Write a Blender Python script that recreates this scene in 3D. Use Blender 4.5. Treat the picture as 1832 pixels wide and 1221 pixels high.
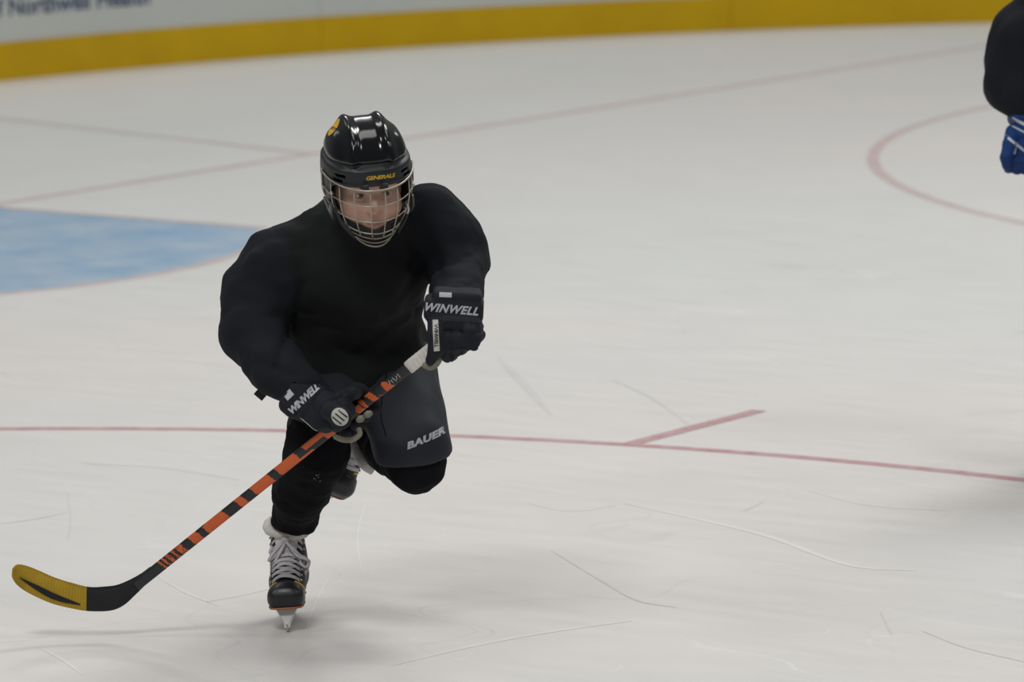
import bpy, bmesh, math, random
import numpy as np
from mathutils import Vector, Matrix
from mathutils.bvhtree import BVHTree

random.seed(4)
C = bpy.context.scene.collection
for o in list(bpy.data.objects):
    bpy.data.objects.remove(o)

# ------------------------------------------------------------------ camera
CAM = np.array([13.07837137, -14.26206053, 2.4049589])
F_ = np.array([-0.55846143, 0.8167485, -0.14506109])
R_ = np.array([0.8261871, 0.56332467, -0.00895524])
U_ = np.array([0.07440231, 0.12484876, 0.98938217])
U_ = np.cross(R_, F_)
FPX = 9293.7
cd = bpy.data.cameras.new('camera')
cam = bpy.data.objects.new('camera', cd)
C.objects.link(cam)
M = Matrix.Identity(4)
for i in range(3):
    M[i][0], M[i][1], M[i][2], M[i][3] = R_[i], U_[i], -F_[i], CAM[i]
cam.matrix_world = M
cd.sensor_width = 36.0
cd.lens = FPX / 1832 * 36.0
cd.clip_end = 300
cd.dof.use_dof = True
cd.dof.focus_distance = 11.95
cd.dof.aperture_fstop = 4.9
bpy.context.scene.camera = cam

# ------------------------------------------------------------------ world, lamps, exposure
sc = bpy.context.scene
sc.view_settings.view_transform = 'Standard'
sc.view_settings.look = 'None'
sc.view_settings.exposure = -0.29
sc.view_settings.gamma = 1.0
sc.view_settings.use_curve_mapping = False
w = bpy.data.worlds.new('arena')
sc.world = w
w.use_nodes = True
w.node_tree.nodes['Background'].inputs[0].default_value = (0.78, 0.80, 0.79, 1)
w.node_tree.nodes['Background'].inputs[1].default_value = 0.17
GX, GY = 5.9952, -4.8316          # where the skater's blade stands
ROT = math.atan2(0.56332467, 0.8261871)
RX = np.array([math.cos(ROT), math.sin(ROT), 0]); RY = np.array([-math.sin(ROT), math.cos(ROT), 0])


def lamp(x, y, power, size=(1.6, 1.0), col=(1, .99, .96), z=9.5):
    ld = bpy.data.lights.new('arena_lamp', 'AREA')
    ld.shape = 'RECTANGLE'; ld.size, ld.size_y = size
    ld.energy = power; ld.color = col
    lo = bpy.data.objects.new('arena_lamp', ld)
    p = np.array([GX, GY, 0]) + RX * x + RY * y
    lo.location = (p[0], p[1], z); lo.rotation_euler = (0, 0, ROT)
    C.objects.link(lo)
    return lo


for lx, ly, pw in [(-2.2, -7.5, 740), (-8, -3, 330), (7, -4, 260), (2.0, 1.2, 300), (3.2, 6, 490), (-5, 7, 150), (6, 9, 340),
                   (-1, 16, 290), (-10, 15, 50), (9, 18, 150), (14, 4, 170)]:
    lamp(lx, ly, pw, (6.0, 4.0) if pw == 300 else (3.2, 2.2))

# ------------------------------------------------------------------ helpers: tags and objects


def tag(o, label=None, cat=None, group=None, kind=None):
    if label: o['label'] = label
    if cat: o['category'] = cat
    if group: o['group'] = group
    if kind: o['kind'] = kind
    return o


def empty(name, loc=(0, 0, 0), rz=0, parent=None):
    o = bpy.data.objects.new(name, None); C.objects.link(o)
    o.location = loc; o.rotation_euler = (0, 0, rz); o.parent = parent
    o.empty_display_size = .1
    return o


def obj(name, verts, faces, mat, parent=None, smooth=True, mats=None, fm=None):
    me = bpy.data.meshes.new(name)
    me.from_pydata([tuple(map(float, v)) for v in verts], [], [tuple(map(int, f)) for f in faces])
    for m in (mats or [mat]):
        me.materials.append(m)
    if fm is not None: me.polygons.foreach_set('material_index', fm)
    me.polygons.foreach_set('use_smooth', [smooth] * len(me.polygons))
    me.update()
    o = bpy.data.objects.new(name, me); C.objects.link(o); o.parent = parent
    return o


class MB:
    def __init__(s): s.v = []; s.f = []; s.m = []

    def add(s, v, f, m=0):
        n = len(s.v); s.v += [tuple(x) for x in v]; s.f += [tuple(i + n for i in q) for q in f]; s.m += [m] * len(f)

    def build(s, name, mat, parent=None, smooth=True, mats=None):
        return obj(name, s.v, s.f, mat, parent, smooth, mats, s.m if mats else None)


def tube(pts, r, n=8, closed=False, cap=True):
    """tube along a polyline; r scalar or list"""
    P_ = [np.array(p, float) for p in pts]; N = len(P_)
    rr = [r] * N if np.isscalar(r) else list(r)
    T = []
    for i in range(N):
        a = P_[(i - 1) % N] if (i > 0 or closed) else P_[i]
        b = P_[(i + 1) % N] if (i < N - 1 or closed) else P_[i]
        t = b - a; T.append(t / (np.linalg.norm(t) + 1e-12))
    u = np.cross(T[0], [0.13, 0.31, 0.94]); u /= np.linalg.norm(u)
    v = []
    for i in range(N):
        u = u - T[i] * (u @ T[i]); u /= np.linalg.norm(u); w_ = np.cross(T[i], u)
        for k in range(n):
            a = 2 * math.pi * k / n
            v.append(P_[i] + rr[i] * (math.cos(a) * u + math.sin(a) * w_))
    f = []
    for i in range(N if closed else N - 1):
        j = (i + 1) % N
        for k in range(n):
            f.append((i * n + k, i * n + (k + 1) % n, j * n + (k + 1) % n, j * n + k))
    if cap and not closed:
        f.append(tuple(range(n - 1, -1, -1))); f.append(tuple(range((N - 1) * n, N * n)))
    return v, f


def strip(pts, ups, wd, th):
    """flat band (lace) along pts; ups are the outward normals"""
    P_ = [np.array(p, float) for p in pts]; N = len(P_); v = []; f = []
    for i in range(N):
        t = P_[min(i + 1, N - 1)] - P_[max(i - 1, 0)]; t /= np.linalg.norm(t)
        n_ = np.array(ups[i], float); n_ -= t * (n_ @ t); n_ /= np.linalg.norm(n_); s = np.cross(t, n_)
        for a, b in ((-1, -1), (1, -1), (1.0, .4), (.5, 1), (-.5, 1), (-1, .4)):
            v.append(P_[i] + s * a * wd / 2 + n_ * b * th / 2)
    for i in range(N - 1):
        for k in range(6):
            f.append((i * 6 + k, i * 6 + (k + 1) % 6, i * 6 + 6 + (k + 1) % 6, i * 6 + 6 + k))
    f.append((5, 4, 3, 2, 1, 0)); f.append(tuple((N - 1) * 6 + k for k in range(6)))
    return v, f


def crom(pts, n=8):
    """Catmull-Rom resample"""
    p = [np.array(q, float) for q in pts]; p = [2 * p[0] - p[1]] + p + [2 * p[-1] - p[-2]]; out = []
    for i in range(1, len(p) - 2):
        for k in range(n):
            t = k / n
            out.append(.5 * (2 * p[i] + (p[i + 1] - p[i - 1]) * t + (2 * p[i - 1] - 5 * p[i] + 4 * p[i + 1] - p[i + 2]) * t * t
                             + (3 * p[i] - p[i - 1] - 3 * p[i + 1] + p[i + 2]) * t ** 3))
    out.append(p[-2])
    return out


# ------------------------------------------------------------------ helpers: distance-field modelling


def axis(a, b, h, fine=None, hf=None):
    if fine is None: return np.arange(a, b + h, h)
    x = []; t = a
    while t < b:
        x.append(t)
        d = max(fine[0] - t, t - fine[1], 0)
        t += min(h, hf + d * .25)
    x.append(t)
    return np.array(x)


class Grid:
    def __init__(s, xs, ys, zs):
        s.xs, s.ys, s.zs = xs.astype(np.float32), ys.astype(np.float32), zs.astype(np.float32)
        X, Y, Z = np.meshgrid(s.xs, s.ys, s.zs, indexing='ij')
        s.p = np.stack([X, Y, Z], -1)


def grid(lo, hi, h):
    return Grid(axis(lo[0], hi[0], h), axis(lo[1], hi[1], h), axis(lo[2], hi[2], h))


def nets(g, Fd):
    """naive surface nets on a tensor grid"""
    nx, ny, nz = Fd.shape
    S = Fd < 0
    c = S[:-1, :-1, :-1].astype(np.int8)
    tot = np.zeros((nx - 1, ny - 1, nz - 1), np.int8)
    for dx in (0, 1):
        for dy in (0, 1):
            for dz in (0, 1):
                tot += S[dx:nx - 1 + dx, dy:ny - 1 + dy, dz:nz - 1 + dz]
    act = (tot > 0) & (tot < 8)
    I, J, K = np.nonzero(act)
    idx = -np.ones(act.shape, np.int64); idx[I, J, K] = np.arange(len(I))
    acc = np.zeros((len(I), 3)); cnt = np.zeros(len(I))
    ax = (g.xs, g.ys, g.zs)
    corners = [(a, b, c_) for a in (0, 1) for b in (0, 1) for c_ in (0, 1)]
    for a in range(8):
        for b in range(a + 1, 8):
            ca, cb = corners[a], corners[b]
            if sum(abs(ca[k] - cb[k]) for k in range(3)) != 1: continue
            fa = Fd[I + ca[0], J + ca[1], K + ca[2]]; fb = Fd[I + cb[0], J + cb[1], K + cb[2]]
            m = (fa < 0) != (fb < 0)
            t = np.where(m, fa / np.where(m, fa - fb, 1), 0)
            pa = np.stack([g.xs[I + ca[0]], g.ys[J + ca[1]], g.zs[K + ca[2]]], -1)
            pb = np.stack([g.xs[I + cb[0]], g.ys[J + cb[1]], g.zs[K + cb[2]]], -1)
            acc[m] += (pa + (pb - pa) * t[:, None])[m]; cnt[m] += 1
    V = acc / cnt[:, None]
    faces = []
    # x edges
    for d in range(3):
        o = [(1, 2), (2, 0), (0, 1)][d]
        sl0 = [slice(1, -1)] * 3; sl1 = [slice(1, -1)] * 3
        sl0[d] = slice(0, -1); sl1[d] = slice(1, None)
        A = S[tuple(sl0)]; B = S[tuple(sl1)]
        E = np.argwhere(A != B)
        if not len(E): continue
        inside = A[E[:, 0], E[:, 1], E[:, 2]]
        E = E + 1; E[:, d] -= 1
        q = []
        for (da, db) in ((-1, -1), (0, -1), (0, 0), (-1, 0)):
            e = E.copy(); e[:, o[0]] += da; e[:, o[1]] += db
            q.append(idx[e[:, 0], e[:, 1], e[:, 2]])
        q = np.stack(q, -1); q[~inside] = q[~inside][:, ::-1]
        faces.append(q)
    return V, np.concatenate(faces)


def fobj(name, V, Fc, mat, parent=None, M_=None, relax=0, mats=None, fm=None):
    """fast mesh from numpy arrays (quads)"""
    V = np.asarray(V, float)
    for _ in range(relax):
        a = np.zeros_like(V); n = np.zeros(len(V))
        for k in range(4):
            np.add.at(a, Fc[:, k], V[Fc[:, (k + 1) % 4]]); np.add.at(n, Fc[:, k], 1)
        V = V * .4 + .6 * a / np.maximum(n, 1)[:, None]
    if M_ is not None: V = V @ M_[:3, :3].T + M_[:3, 3]
    me = bpy.data.meshes.new(name)
    me.vertices.add(len(V)); me.vertices.foreach_set('co', V.astype(np.float32).ravel())
    me.loops.add(len(Fc) * 4); me.loops.foreach_set('vertex_index', Fc.astype(np.int32).ravel())
    me.polygons.add(len(Fc)); me.polygons.foreach_set('loop_start', np.arange(0, len(Fc) * 4, 4, dtype=np.int32))
    for m in (mats or [mat]): me.materials.append(m)
    if fm is not None: me.polygons.foreach_set('material_index', np.asarray(fm, np.int32))
    me.polygons.foreach_set('use_smooth', [True] * len(Fc))
    me.update(calc_edges=True); me.validate()
    o = bpy.data.objects.new(name, me); C.objects.link(o); o.parent = parent
    return o


def ell(p, c, r):
    q = p - np.array(c, np.float32); r = np.array(r, np.float32)
    k0 = np.linalg.norm(q / r, axis=-1); k1 = np.linalg.norm(q / (r * r), axis=-1) + 1e-9
    return k0 * (k0 - 1) / k1


def cone(p, a, b, ra, rb, flat=None):
    """round cone (linear blend of radius along the segment)"""
    a = np.array(a, np.float32); b = np.array(b, np.float32); d = b - a
    t = np.clip(((p - a) @ d) / (d @ d), 0, 1)
    return np.linalg.norm(p - a - t[..., None] * d, axis=-1) - (ra + (rb - ra) * t)


def chain(p, pts, rs, k=.01):
    d = None
    for i in range(len(pts) - 1):
        e = cone(p, pts[i], pts[i + 1], rs[i], rs[i + 1])
        d = e if d is None else smin(d, e, k)
    return d


def box(p, c, A, h, r):
    """rounded box, A rows = axes"""
    q = (p - np.array(c, np.float32)) @ np.array(A, np.float32).T
    q = np.abs(q) - (np.array(h, np.float32) - r)
    return np.linalg.norm(np.maximum(q, 0), axis=-1) + np.minimum(q.max(-1), 0) - r


def smin(a, b, k):
    h = np.maximum(k - np.abs(a - b), 0) / k
    return np.minimum(a, b) - h * h * k * .25


def smax(a, b, k): return -smin(-a, -b, k)


def noise(p, s, seed=0, n=7):
    rg = np.random.default_rng(seed); out = np.zeros(p.shape[:-1], np.float32)
    for i in range(n):
        d = rg.normal(size=3); d /= np.linalg.norm(d)
        out += np.sin((p @ (d * 2 * math.pi / s * rg.uniform(.7, 1.5)).astype(np.float32)) + rg.uniform(0, 6.28)
                      + 1.2 * np.sin(p @ (rg.normal(size=3) * 3 / s).astype(np.float32)))
    return out / n ** .5


def frame(a, b, hint):
    """axes rows: (along a->b, side, normal ~ hint)"""
    x = np.array(b, float) - np.array(a, float); x /= np.linalg.norm(x)
    z = np.array(hint, float); z -= x * (z @ x); z /= np.linalg.norm(z)
    return np.array([x, np.cross(z, x), z])


# ------------------------------------------------------------------ helpers: writing


def text_mesh(s, size=1.0, shear=0.0, bold=0.0, spacing=1.0, wide=1.0):
    cu = bpy.data.curves.new('writing', 'FONT'); cu.body = s; cu.size = size; cu.shear = shear
    cu.align_x = 'CENTER'; cu.align_y = 'CENTER'; cu.offset = bold; cu.space_character = spacing
    cu.resolution_u = 3
    o = bpy.data.objects.new('writing', cu); C.objects.link(o)
    dg = bpy.context.evaluated_depsgraph_get(); dg.update()
    me = bpy.data.meshes.new_from_object(o.evaluated_get(dg))
    bpy.data.objects.remove(o); bpy.data.curves.remove(cu)
    bm = bmesh.new(); bm.from_mesh(me)
    for _ in range(2):
        es = [e for e in bm.edges if e.calc_length() > size * .25]
        if es: bmesh.ops.subdivide_edges(bm, edges=es, cuts=2)
    bmesh.ops.triangulate(bm, faces=bm.faces[:])
    v = np.array([x.co[:] for x in bm.verts]); f = [[x.index for x in q.verts] for q in bm.faces]
    bm.free(); bpy.data.meshes.remove(me)
    v[:, 0] *= wide
    return v[:, :2], f


def grid2d(w_, h_, nx=10, ny=5, ellipse=False):
    v = []; f = []
    if ellipse:
        rings = 5; n = 28; v.append((0, 0))
        for r in range(1, rings + 1):
            for k in range(n):
                a = 2 * math.pi * k / n; v.append((w_ / 2 * r / rings * math.cos(a), h_ / 2 * r / rings * math.sin(a)))
        for k in range(n): f.append((0, 1 + k, 1 + (k + 1) % n))
        for r in range(rings - 1):
            for k in range(n):
                a = 1 + r * n + k; b = 1 + r * n + (k + 1) % n
                f += [(a, a + n, b + n), (a, b + n, b)]
    else:
        for j in range(ny + 1):
            for i in range(nx + 1): v.append((w_ * (i / nx - .5), h_ * (j / ny - .5)))
        for j in range(ny):
            for i in range(nx):
                a = j * (nx + 1) + i; f += [(a, a + 1, a + nx + 2), (a, a + nx + 2, a + nx + 1)]
    return np.array(v), f


def decal(name, vf, target, o, u, v, mat, parent, off=.0008, reach=.3, thick=.0006):
    """lay a flat 2D mesh onto a target surface: u,v span the plane at o, projected along -(u x v)"""
    pts, f = vf
    o = np.array(o, float); u = np.array(u, float); u /= np.linalg.norm(u); v = np.array(v, float); v -= u * (v @ u); v /= np.linalg.norm(v)
    n = np.cross(u, v)
    bv = target if isinstance(target, BVHTree) else bvh(target)
    V = []; ok = []
    for a, b in pts:
        q = o + u * a + v * b + n * reach
        h = bv.ray_cast(Vector(q), Vector(-n), reach * 2)
        if h[0] is None: V.append(q); ok.append(False)
        else: V.append(np.array(h[0]) + np.array(n) * off); ok.append(True)
    f = [q for q in f if all(ok[i] for i in q)]
    if not f: print('DECAL EMPTY', name); return None
    used = sorted({i for q in f for i in q}); mp = {i: k for k, i in enumerate(used)}
    return obj(name, [V[i] for i in used], [[mp[i] for i in q] for q in f], mat, parent, smooth=True)


def bvh(o):
    me = o.data
    return BVHTree.FromPolygons([v.co[:] for v in me.vertices], [p.vertices[:] for p in me.polygons])


# ------------------------------------------------------------------ materials


def lin(c):
    return tuple(((x / 255) / 12.92 if x / 255 <= .04045 else ((x / 255 + .055) / 1.055) ** 2.4) for x in c) + (1,)


def mat(name, col, rough=.7, metal=0, spec=.5, bump=0, bscale=60, var=0, vscale=20, coat=0, sheen=0, stretch=None):
    m = bpy.data.materials.new(name); m.use_nodes = True; nt = m.node_tree; b = nt.nodes['Principled BSDF']
    col = lin(col) if max(col) > 1 else tuple(col[:3]) + (1,)
    b.inputs['Base Color'].default_value = col; b.inputs['Roughness'].default_value = rough
    b.inputs['Metallic'].default_value = metal; b.inputs['Specular IOR Level'].default_value = spec
    b.inputs['Coat Weight'].default_value = coat; b.inputs['Coat Roughness'].default_value = .06
    b.inputs['Sheen Weight'].default_value = sheen
    tc = nt.nodes.new('ShaderNodeTexCoord'); src = tc.outputs['Object']
    if stretch:
        mp = nt.nodes.new('ShaderNodeMapping'); mp.inputs['Scale'].default_value = stretch
        nt.links.new(src, mp.inputs[0]); src = mp.outputs[0]
    if var:
        nz = nt.nodes.new('ShaderNodeTexNoise'); nz.inputs['Scale'].default_value = vscale; nz.inputs['Detail'].default_value = 5
        nt.links.new(src, nz.inputs['Vector'])
        mx = nt.nodes.new('ShaderNodeMix'); mx.data_type = 'RGBA'
        mx.inputs[6].default_value = tuple(c * (1 - var) for c in col[:3]) + (1,)
        mx.inputs[7].default_value = tuple(min(1, c * (1 + var)) for c in col[:3]) + (1,)
        nt.links.new(nz.outputs[0], mx.inputs[0]); nt.links.new(mx.outputs[2], b.inputs['Base Color'])
    if bump:
        n2 = nt.nodes.new('ShaderNodeTexNoise'); n2.inputs['Scale'].default_value = bscale; n2.inputs['Detail'].default_value = 4
        nt.links.new(src, n2.inputs['Vector'])
        bp = nt.nodes.new('ShaderNodeBump'); bp.inputs['Strength'].default_value = bump; bp.inputs['Distance'].default_value = .004
        nt.links.new(n2.outputs[0], bp.inputs['Height']); nt.links.new(bp.outputs[0], b.inputs['Normal'])
    return m


JERSEY = mat('jersey_cloth', (.0085, .0095, .0105), .9, spec=.2, bump=.5, bscale=22, var=.25, vscale=9)
SLEEVE = mat('sleeve_cloth', (.009, .0108, .0150), .9, spec=.2, bump=.5, bscale=25, var=.25, vscale=9)
PANTS = mat('pants_nylon', (.0155, .0185, .026), .75, spec=.3, bump=.4, bscale=18, var=.2, vscale=12)
SOCK = mat('sock_knit', (.0055, .006, .008), .95, spec=.12, bump=.5, bscale=90, var=.3, vscale=30)
GLOVE = mat('glove_nylon', (.008, .010, .0165), .8, spec=.3, bump=.4, bscale=120, var=.2, vscale=30)
PALM = mat('glove_palm_suede', (.20, .19, .15), .9, spec=.2, bump=.4, bscale=120, var=.25, vscale=50)
WHITE = mat('pale_embroidery', (.44, .45, .50), .8, spec=.3, bump=.5, bscale=300, var=.15, vscale=80)
LABELM = mat('rubber_badge', (.42, .42, .38), .6, var=.15, vscale=80)
SHELL = mat('helmet_gloss_shell', (.0035, .004, .006), .14, spec=.55)
BAND = mat('helmet_matte_band', (.012, .014, .018), .42, spec=.4)
EARG = mat('ear_guard_smoke', (.06, .062, .062), .3)
FOAM = mat('helmet_foam', (.01, .01, .012), .9)
STEEL = mat('cage_wire', (.36, .33, .28), .35, metal=.8, var=.15, vscale=60)
CHROME = mat('steel_runner', (.5, .5, .5), .3, metal=1, var=.15, vscale=60)
YEL = mat('yellow_print', (.62, .36, .015), .4, var=.1, vscale=80)
INK = mat('black_ink', (.01, .01, .012), .5)
BOOT = mat('boot_black', (.016, .019, .022), .5, spec=.4, bump=.2, bscale=120, var=.25, vscale=40)
CAP = mat('toe_cap_plastic', (.009, .010, .013), .38, spec=.5, bump=.05, bscale=60, var=.3, vscale=60)
FELT = mat('tongue_felt', (.55, .53, .52), .95, spec=.1, bump=.6, bscale=200, var=.12, vscale=60)
LACE = mat('lace_cotton', (.50, .48, .51), .9, spec=.1, bump=.6, bscale=300, var=.15, vscale=120)
HOLDER = mat('holder_plastic', (.62, .62, .63), .4, spec=.5, var=.05, vscale=60)
ORANGESOLE = mat('sole_orange', (.30, .11, .035), .5)
ORANGE = mat('shaft_orange', (.56, .10, .018), .4, var=.18, vscale=60)
SHAFT = mat('shaft_black', (.008, .009, .012), .4, spec=.5, var=.3, vscale=60)
TAPEW = mat('grip_tape_white', (.66, .63, .60), .9, bump=.6, bscale=160, var=.15, vscale=60)
TAPEY = mat('blade_tape_yellow', (.42, .27, .018), .85, bump=.4, bscale=140, var=.3, vscale=30)
TAPEB = mat('blade_tape_black', (.008, .009, .012), .85, bump=.4, bscale=140, var=.3, vscale=40)
TAPEG = mat('blade_tape_worn', (.33, .31, .25), .85, bump=.4, bscale=140, var=.3, vscale=40)
EYEW = mat('eye_white', (.66, .64, .62), .25, coat=.3)
IRIS = mat('eye_iris', (.05, .035, .025), .2, coat=.5)
HAIR = mat('brow_hair', (.09, .05, .03), .8)
STRAP = mat('webbing_black', (.012, .012, .014), .8)
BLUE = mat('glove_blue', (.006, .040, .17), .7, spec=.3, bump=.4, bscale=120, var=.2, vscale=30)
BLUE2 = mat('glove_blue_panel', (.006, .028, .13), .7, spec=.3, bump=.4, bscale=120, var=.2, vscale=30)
STRIPE = mat('glove_white_stripe', (.55, .57, .62), .7)
BOARD = mat('board_plastic', (.47, .495, .475), .45, spec=.3, bump=.05, bscale=6, var=.06, vscale=2)
KICK = mat('kick_plate_yellow', (.50, .31, .004), .45, spec=.2, bump=.1, bscale=9, var=.16, vscale=3.5)
LETTER = mat('sponsor_blue', (.035, .06, .14), .5)
CAPRAIL = mat('dasher_cap', (.10, .12, .2), .5)

m = bpy.data.materials.new('skin'); m.use_nodes = True; nt = m.node_tree; b = nt.nodes['Principled BSDF']
at_ = nt.nodes.new('ShaderNodeAttribute'); at_.attribute_name = 'tone'
nt.links.new(at_.outputs['Color'], b.inputs['Base Color']); b.inputs['Roughness'].default_value = .55
b.inputs['Subsurface Weight'].default_value = .12; b.inputs['Subsurface Radius'].default_value = (.01, .004, .002); b.inputs['Subsurface Scale'].default_value = .5
SKIN = m


def ice_mat(name, paint=None, strength=.6, nscale=10):
    m = bpy.data.materials.new(name); m.use_nodes = True; nt = m.node_tree; N = nt.nodes; L = nt.links; b = N['Principled BSDF']
    geo = N.new('ShaderNodeNewGeometry')

    def noise_n(scale, stretch=(1, 1, 1), rot=0, detail=4, rough=.5, dist=0):
        mp = N.new('ShaderNodeMapping'); mp.inputs['Scale'].default_value = stretch; mp.inputs['Rotation'].default_value = (0, 0, rot)
        L.new(geo.outputs['Position'], mp.inputs[0])
        n = N.new('ShaderNodeTexNoise'); n.inputs['Scale'].default_value = scale; n.inputs['Detail'].default_value = detail
        n.inputs['Roughness'].default_value = rough; n.inputs['Distortion'].default_value = dist
        L.new(mp.outputs[0], n.inputs['Vector']); return n.outputs[0]

    def ramp(src, a, b_, lo=0, hi=1):
        r = N.new('ShaderNodeMapRange'); r.inputs[1].default_value = a; r.inputs[2].default_value = b_
        r.inputs[3].default_value = lo; r.inputs[4].default_value = hi; L.new(src, r.inputs[0]); return r.outputs[0]

    def mix(fac, a, b_):
        x = N.new('ShaderNodeMix'); x.data_type = 'RGBA'
        if isinstance(fac, (int, float)): x.inputs[0].default_value = fac
        else: L.new(fac, x.inputs[0])
        for i, q in ((6, a), (7, b_)):
            if isinstance(q, tuple): x.inputs[i].default_value = q
            else: L.new(q, x.inputs[i])
        return x.outputs[2]
    col = mix(ramp(noise_n(.22, detail=2), .42, .58), (.605, .618, .612, 1), (.648, .625, .612, 1))
    col = mix(ramp(noise_n(1.3, (1, 1, 1), .6, 5), .35, .75, 0, .35), col, (.57, .57, .565, 1))
    # long faint drag marks and snow streaks
    col = mix(ramp(noise_n(2.2, (1, 9, 1), -.55, 6, .6, .6), .52, .75, 0, .07), col, (.52, .53, .53, 1))
    col = mix(ramp(noise_n(2.6, (1, 8, 1), -.9, 6, .6, .5), .54, .78, 0, .11), col, (.74, .74, .74, 1))
    # skate cuts: thin arcs at several directions
    def cuts(scale, rot, seed, stretch):
        mp = N.new('ShaderNodeMapping'); mp.inputs['Scale'].default_value = stretch; mp.inputs['Rotation'].default_value = (0, 0, rot)
        mp.inputs['Location'].default_value = (seed, seed * 1.7, 0)
        L.new(geo.outputs['Position'], mp.inputs[0])
        n = N.new('ShaderNodeTexNoise'); n.inputs['Scale'].default_value = scale; n.inputs['Detail'].default_value = 1.0
        L.new(mp.outputs[0], n.inputs['Vector'])
        s = N.new('ShaderNodeMath'); s.operation = 'SUBTRACT'; s.inputs[1].default_value = .5; L.new(n.outputs[0], s.inputs[0])
        a = N.new('ShaderNodeMath'); a.operation = 'ABSOLUTE'; L.new(s.outputs[0], a.inputs[0])
        return ramp(a.outputs[0], .0, .0035, 1, 0)
    h = None
    for i, (scl, rt, sd, st) in enumerate([(1.1, .5, 3, (1, 1.2, 1)), (1.3, 1.4, 11, (1, 2, 1)), (.9, 2.4, 23, (1, 1.6, 1)), (1.6, -.5, 31, (1, 2.5, 1))]):
        k = cuts(scl, rt, sd, st)
        br = N.new('ShaderNodeMath'); br.operation = 'MULTIPLY'; L.new(k, br.inputs[0]); L.new(ramp(noise_n(.9, (1, 1, 1), i * 1.3, 2), .45, .7, 0, .38), br.inputs[1])
        col = mix(br.outputs[0], col, (.80, .80, .80, 1) if i % 2 else (.42, .43, .43, 1))
    if paint:
        fac = ramp(noise_n(nscale, (1, 1, 1), .3, 6, .7), .3, .75, strength, strength * .45)
        col = mix(fac, col, paint)
    L.new(col, b.inputs['Base Color'])
    L.new(ramp(noise_n(3, (1, 5, 1), -.6, 5), .3, .7, .36, .46), b.inputs['Roughness'])
    b.inputs['Specular IOR Level'].default_value = .35
    bp = N.new('ShaderNodeBump'); bp.inputs['Strength'].default_value = .06; bp.inputs['Distance'].default_value = .01
    L.new(noise_n(14, (1, 4, 1), -.6, 6, .6), bp.inputs['Height']); L.new(bp.outputs[0], b.inputs['Normal'])
    return m


ICE = ice_mat('ice')
RED = ice_mat('ice_red_paint', (.36, .12, .14, 1), .48)
REDN = ice_mat('ice_red_paint_near', (.36, .08, .11, 1), .80, 16)
BLU = ice_mat('ice_blue_paint', (.13, .30, .50, 1), .88, 3)

# ------------------------------------------------------------------ setting: ice, painted markings, dasher boards
XE, YS, RC = -3.35, 12.95, 8.77
XF = 57.6


def rink_outline(off=0.0, n=26):
    """closed outline of the sheet (counter-clockwise), off > 0 outside"""
    p = []
    R = RC + off
    for cx, cy, a0 in ((XF - RC, YS - RC, 0), (XE + RC, YS - RC, 90), (XE + RC, -YS + RC, 180), (XF - RC, -YS + RC, 270)):
        for k in range(n + 1):
            a = math.radians(a0 + 90 * k / n); p.append((cx + R * math.cos(a), cy + R * math.sin(a)))
    return p


out = rink_outline(.02)
floor = obj('floor', [(x, y, 0) for x, y in out] + [(x, y, -.05) for x, y in out],
            [tuple(range(len(out)))] + [(i, i + len(out), (i + 1) % len(out) + len(out), (i + 1) % len(out)) for i in range(len(out))], ICE, smooth=False)
tag(floor, kind='structure')


def flat(name, v, f, m_, z=.0006):
    return obj(name, [(x, y, z) for x, y in v], f, m_, floor, smooth=False)


def ring(c, r, w_, a0=0, a1=360, n=200):
    v = []; f = []
    for k in range(n + 1):
        a = math.radians(a0 + (a1 - a0) * k / n)
        v += [(c[0] + (r - w_ / 2) * math.cos(a), c[1] + (r - w_ / 2) * math.sin(a)), (c[0] + (r + w_ / 2) * math.cos(a), c[1] + (r + w_ / 2) * math.sin(a))]
    for k in range(n): f.append((2 * k, 2 * k + 1, 2 * k + 3, 2 * k + 2))
    return v, f


def bar(a, b_, w_):
    a = np.array(a, float); b_ = np.array(b_, float); d = (b_ - a) / np.linalg.norm(b_ - a); s = np.array([-d[1], d[0]]) * w_ / 2
    return [a - s, b_ - s, b_ + s, a + s], [(0, 1, 2, 3)]


flat('goal_line', *bar((0, -12.2), (0, 12.2), .06), RED)
for sgn in (1, -1):
    flat('trapezoid_line', *bar((0, sgn * 3.37), (-3.34, sgn * 4.12), .05), RED, .0009)
    flat('faceoff_circle', *ring((6.1, 6.7 * sgn), 4.57, .052), REDN if sgn < 0 else RED)
    flat('faceoff_spot', *ring((6.1, 6.7 * sgn), .15, .3, n=40), RED)
    for sx in (-1, 1):
        for sy in (-1, 1):
            y0 = 6.7 * sgn + sy * 4.49
            flat('hash_mark', *bar((6.1 + sx * .87, y0), (6.1 + sx * .87, y0 + sy * .70), .05), REDN if sgn < 0 else RED, .0012)
a_c = math.degrees(math.asin(1.22 / 1.83))
arc = [(1.83 * math.cos(math.radians(a)), 1.83 * math.sin(math.radians(a))) for a in np.linspace(-a_c, a_c, 40)]
flat('goal_crease', [(0, -1.22)] + arc + [(0, 1.22)], [tuple(range(42))], BLU, .0004)
flat('crease_line', *ring((0, 0), 1.83, .05, -a_c, a_c, 60), RED)
for s in (1, -1): flat('crease_line', *bar((0, 1.22 * s), (1.364, 1.22 * s), .05), RED, .0012)

# skate cuts scored in the ice around the near circle
CUTL = ice_mat('ice_cut_snow', (.84, .84, .84, 1), .38, 9)
CUTD = ice_mat('ice_cut_dark', (.36, .37, .38, 1), .24, 9)


def gpt(px_, py_):
    d = F_ + R_ * (px_ - 916) / FPX - U_ * (py_ - 610.5) / FPX
    q = CAM - d * CAM[2] / d[2]; return np.array([q[0], q[1]])


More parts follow.
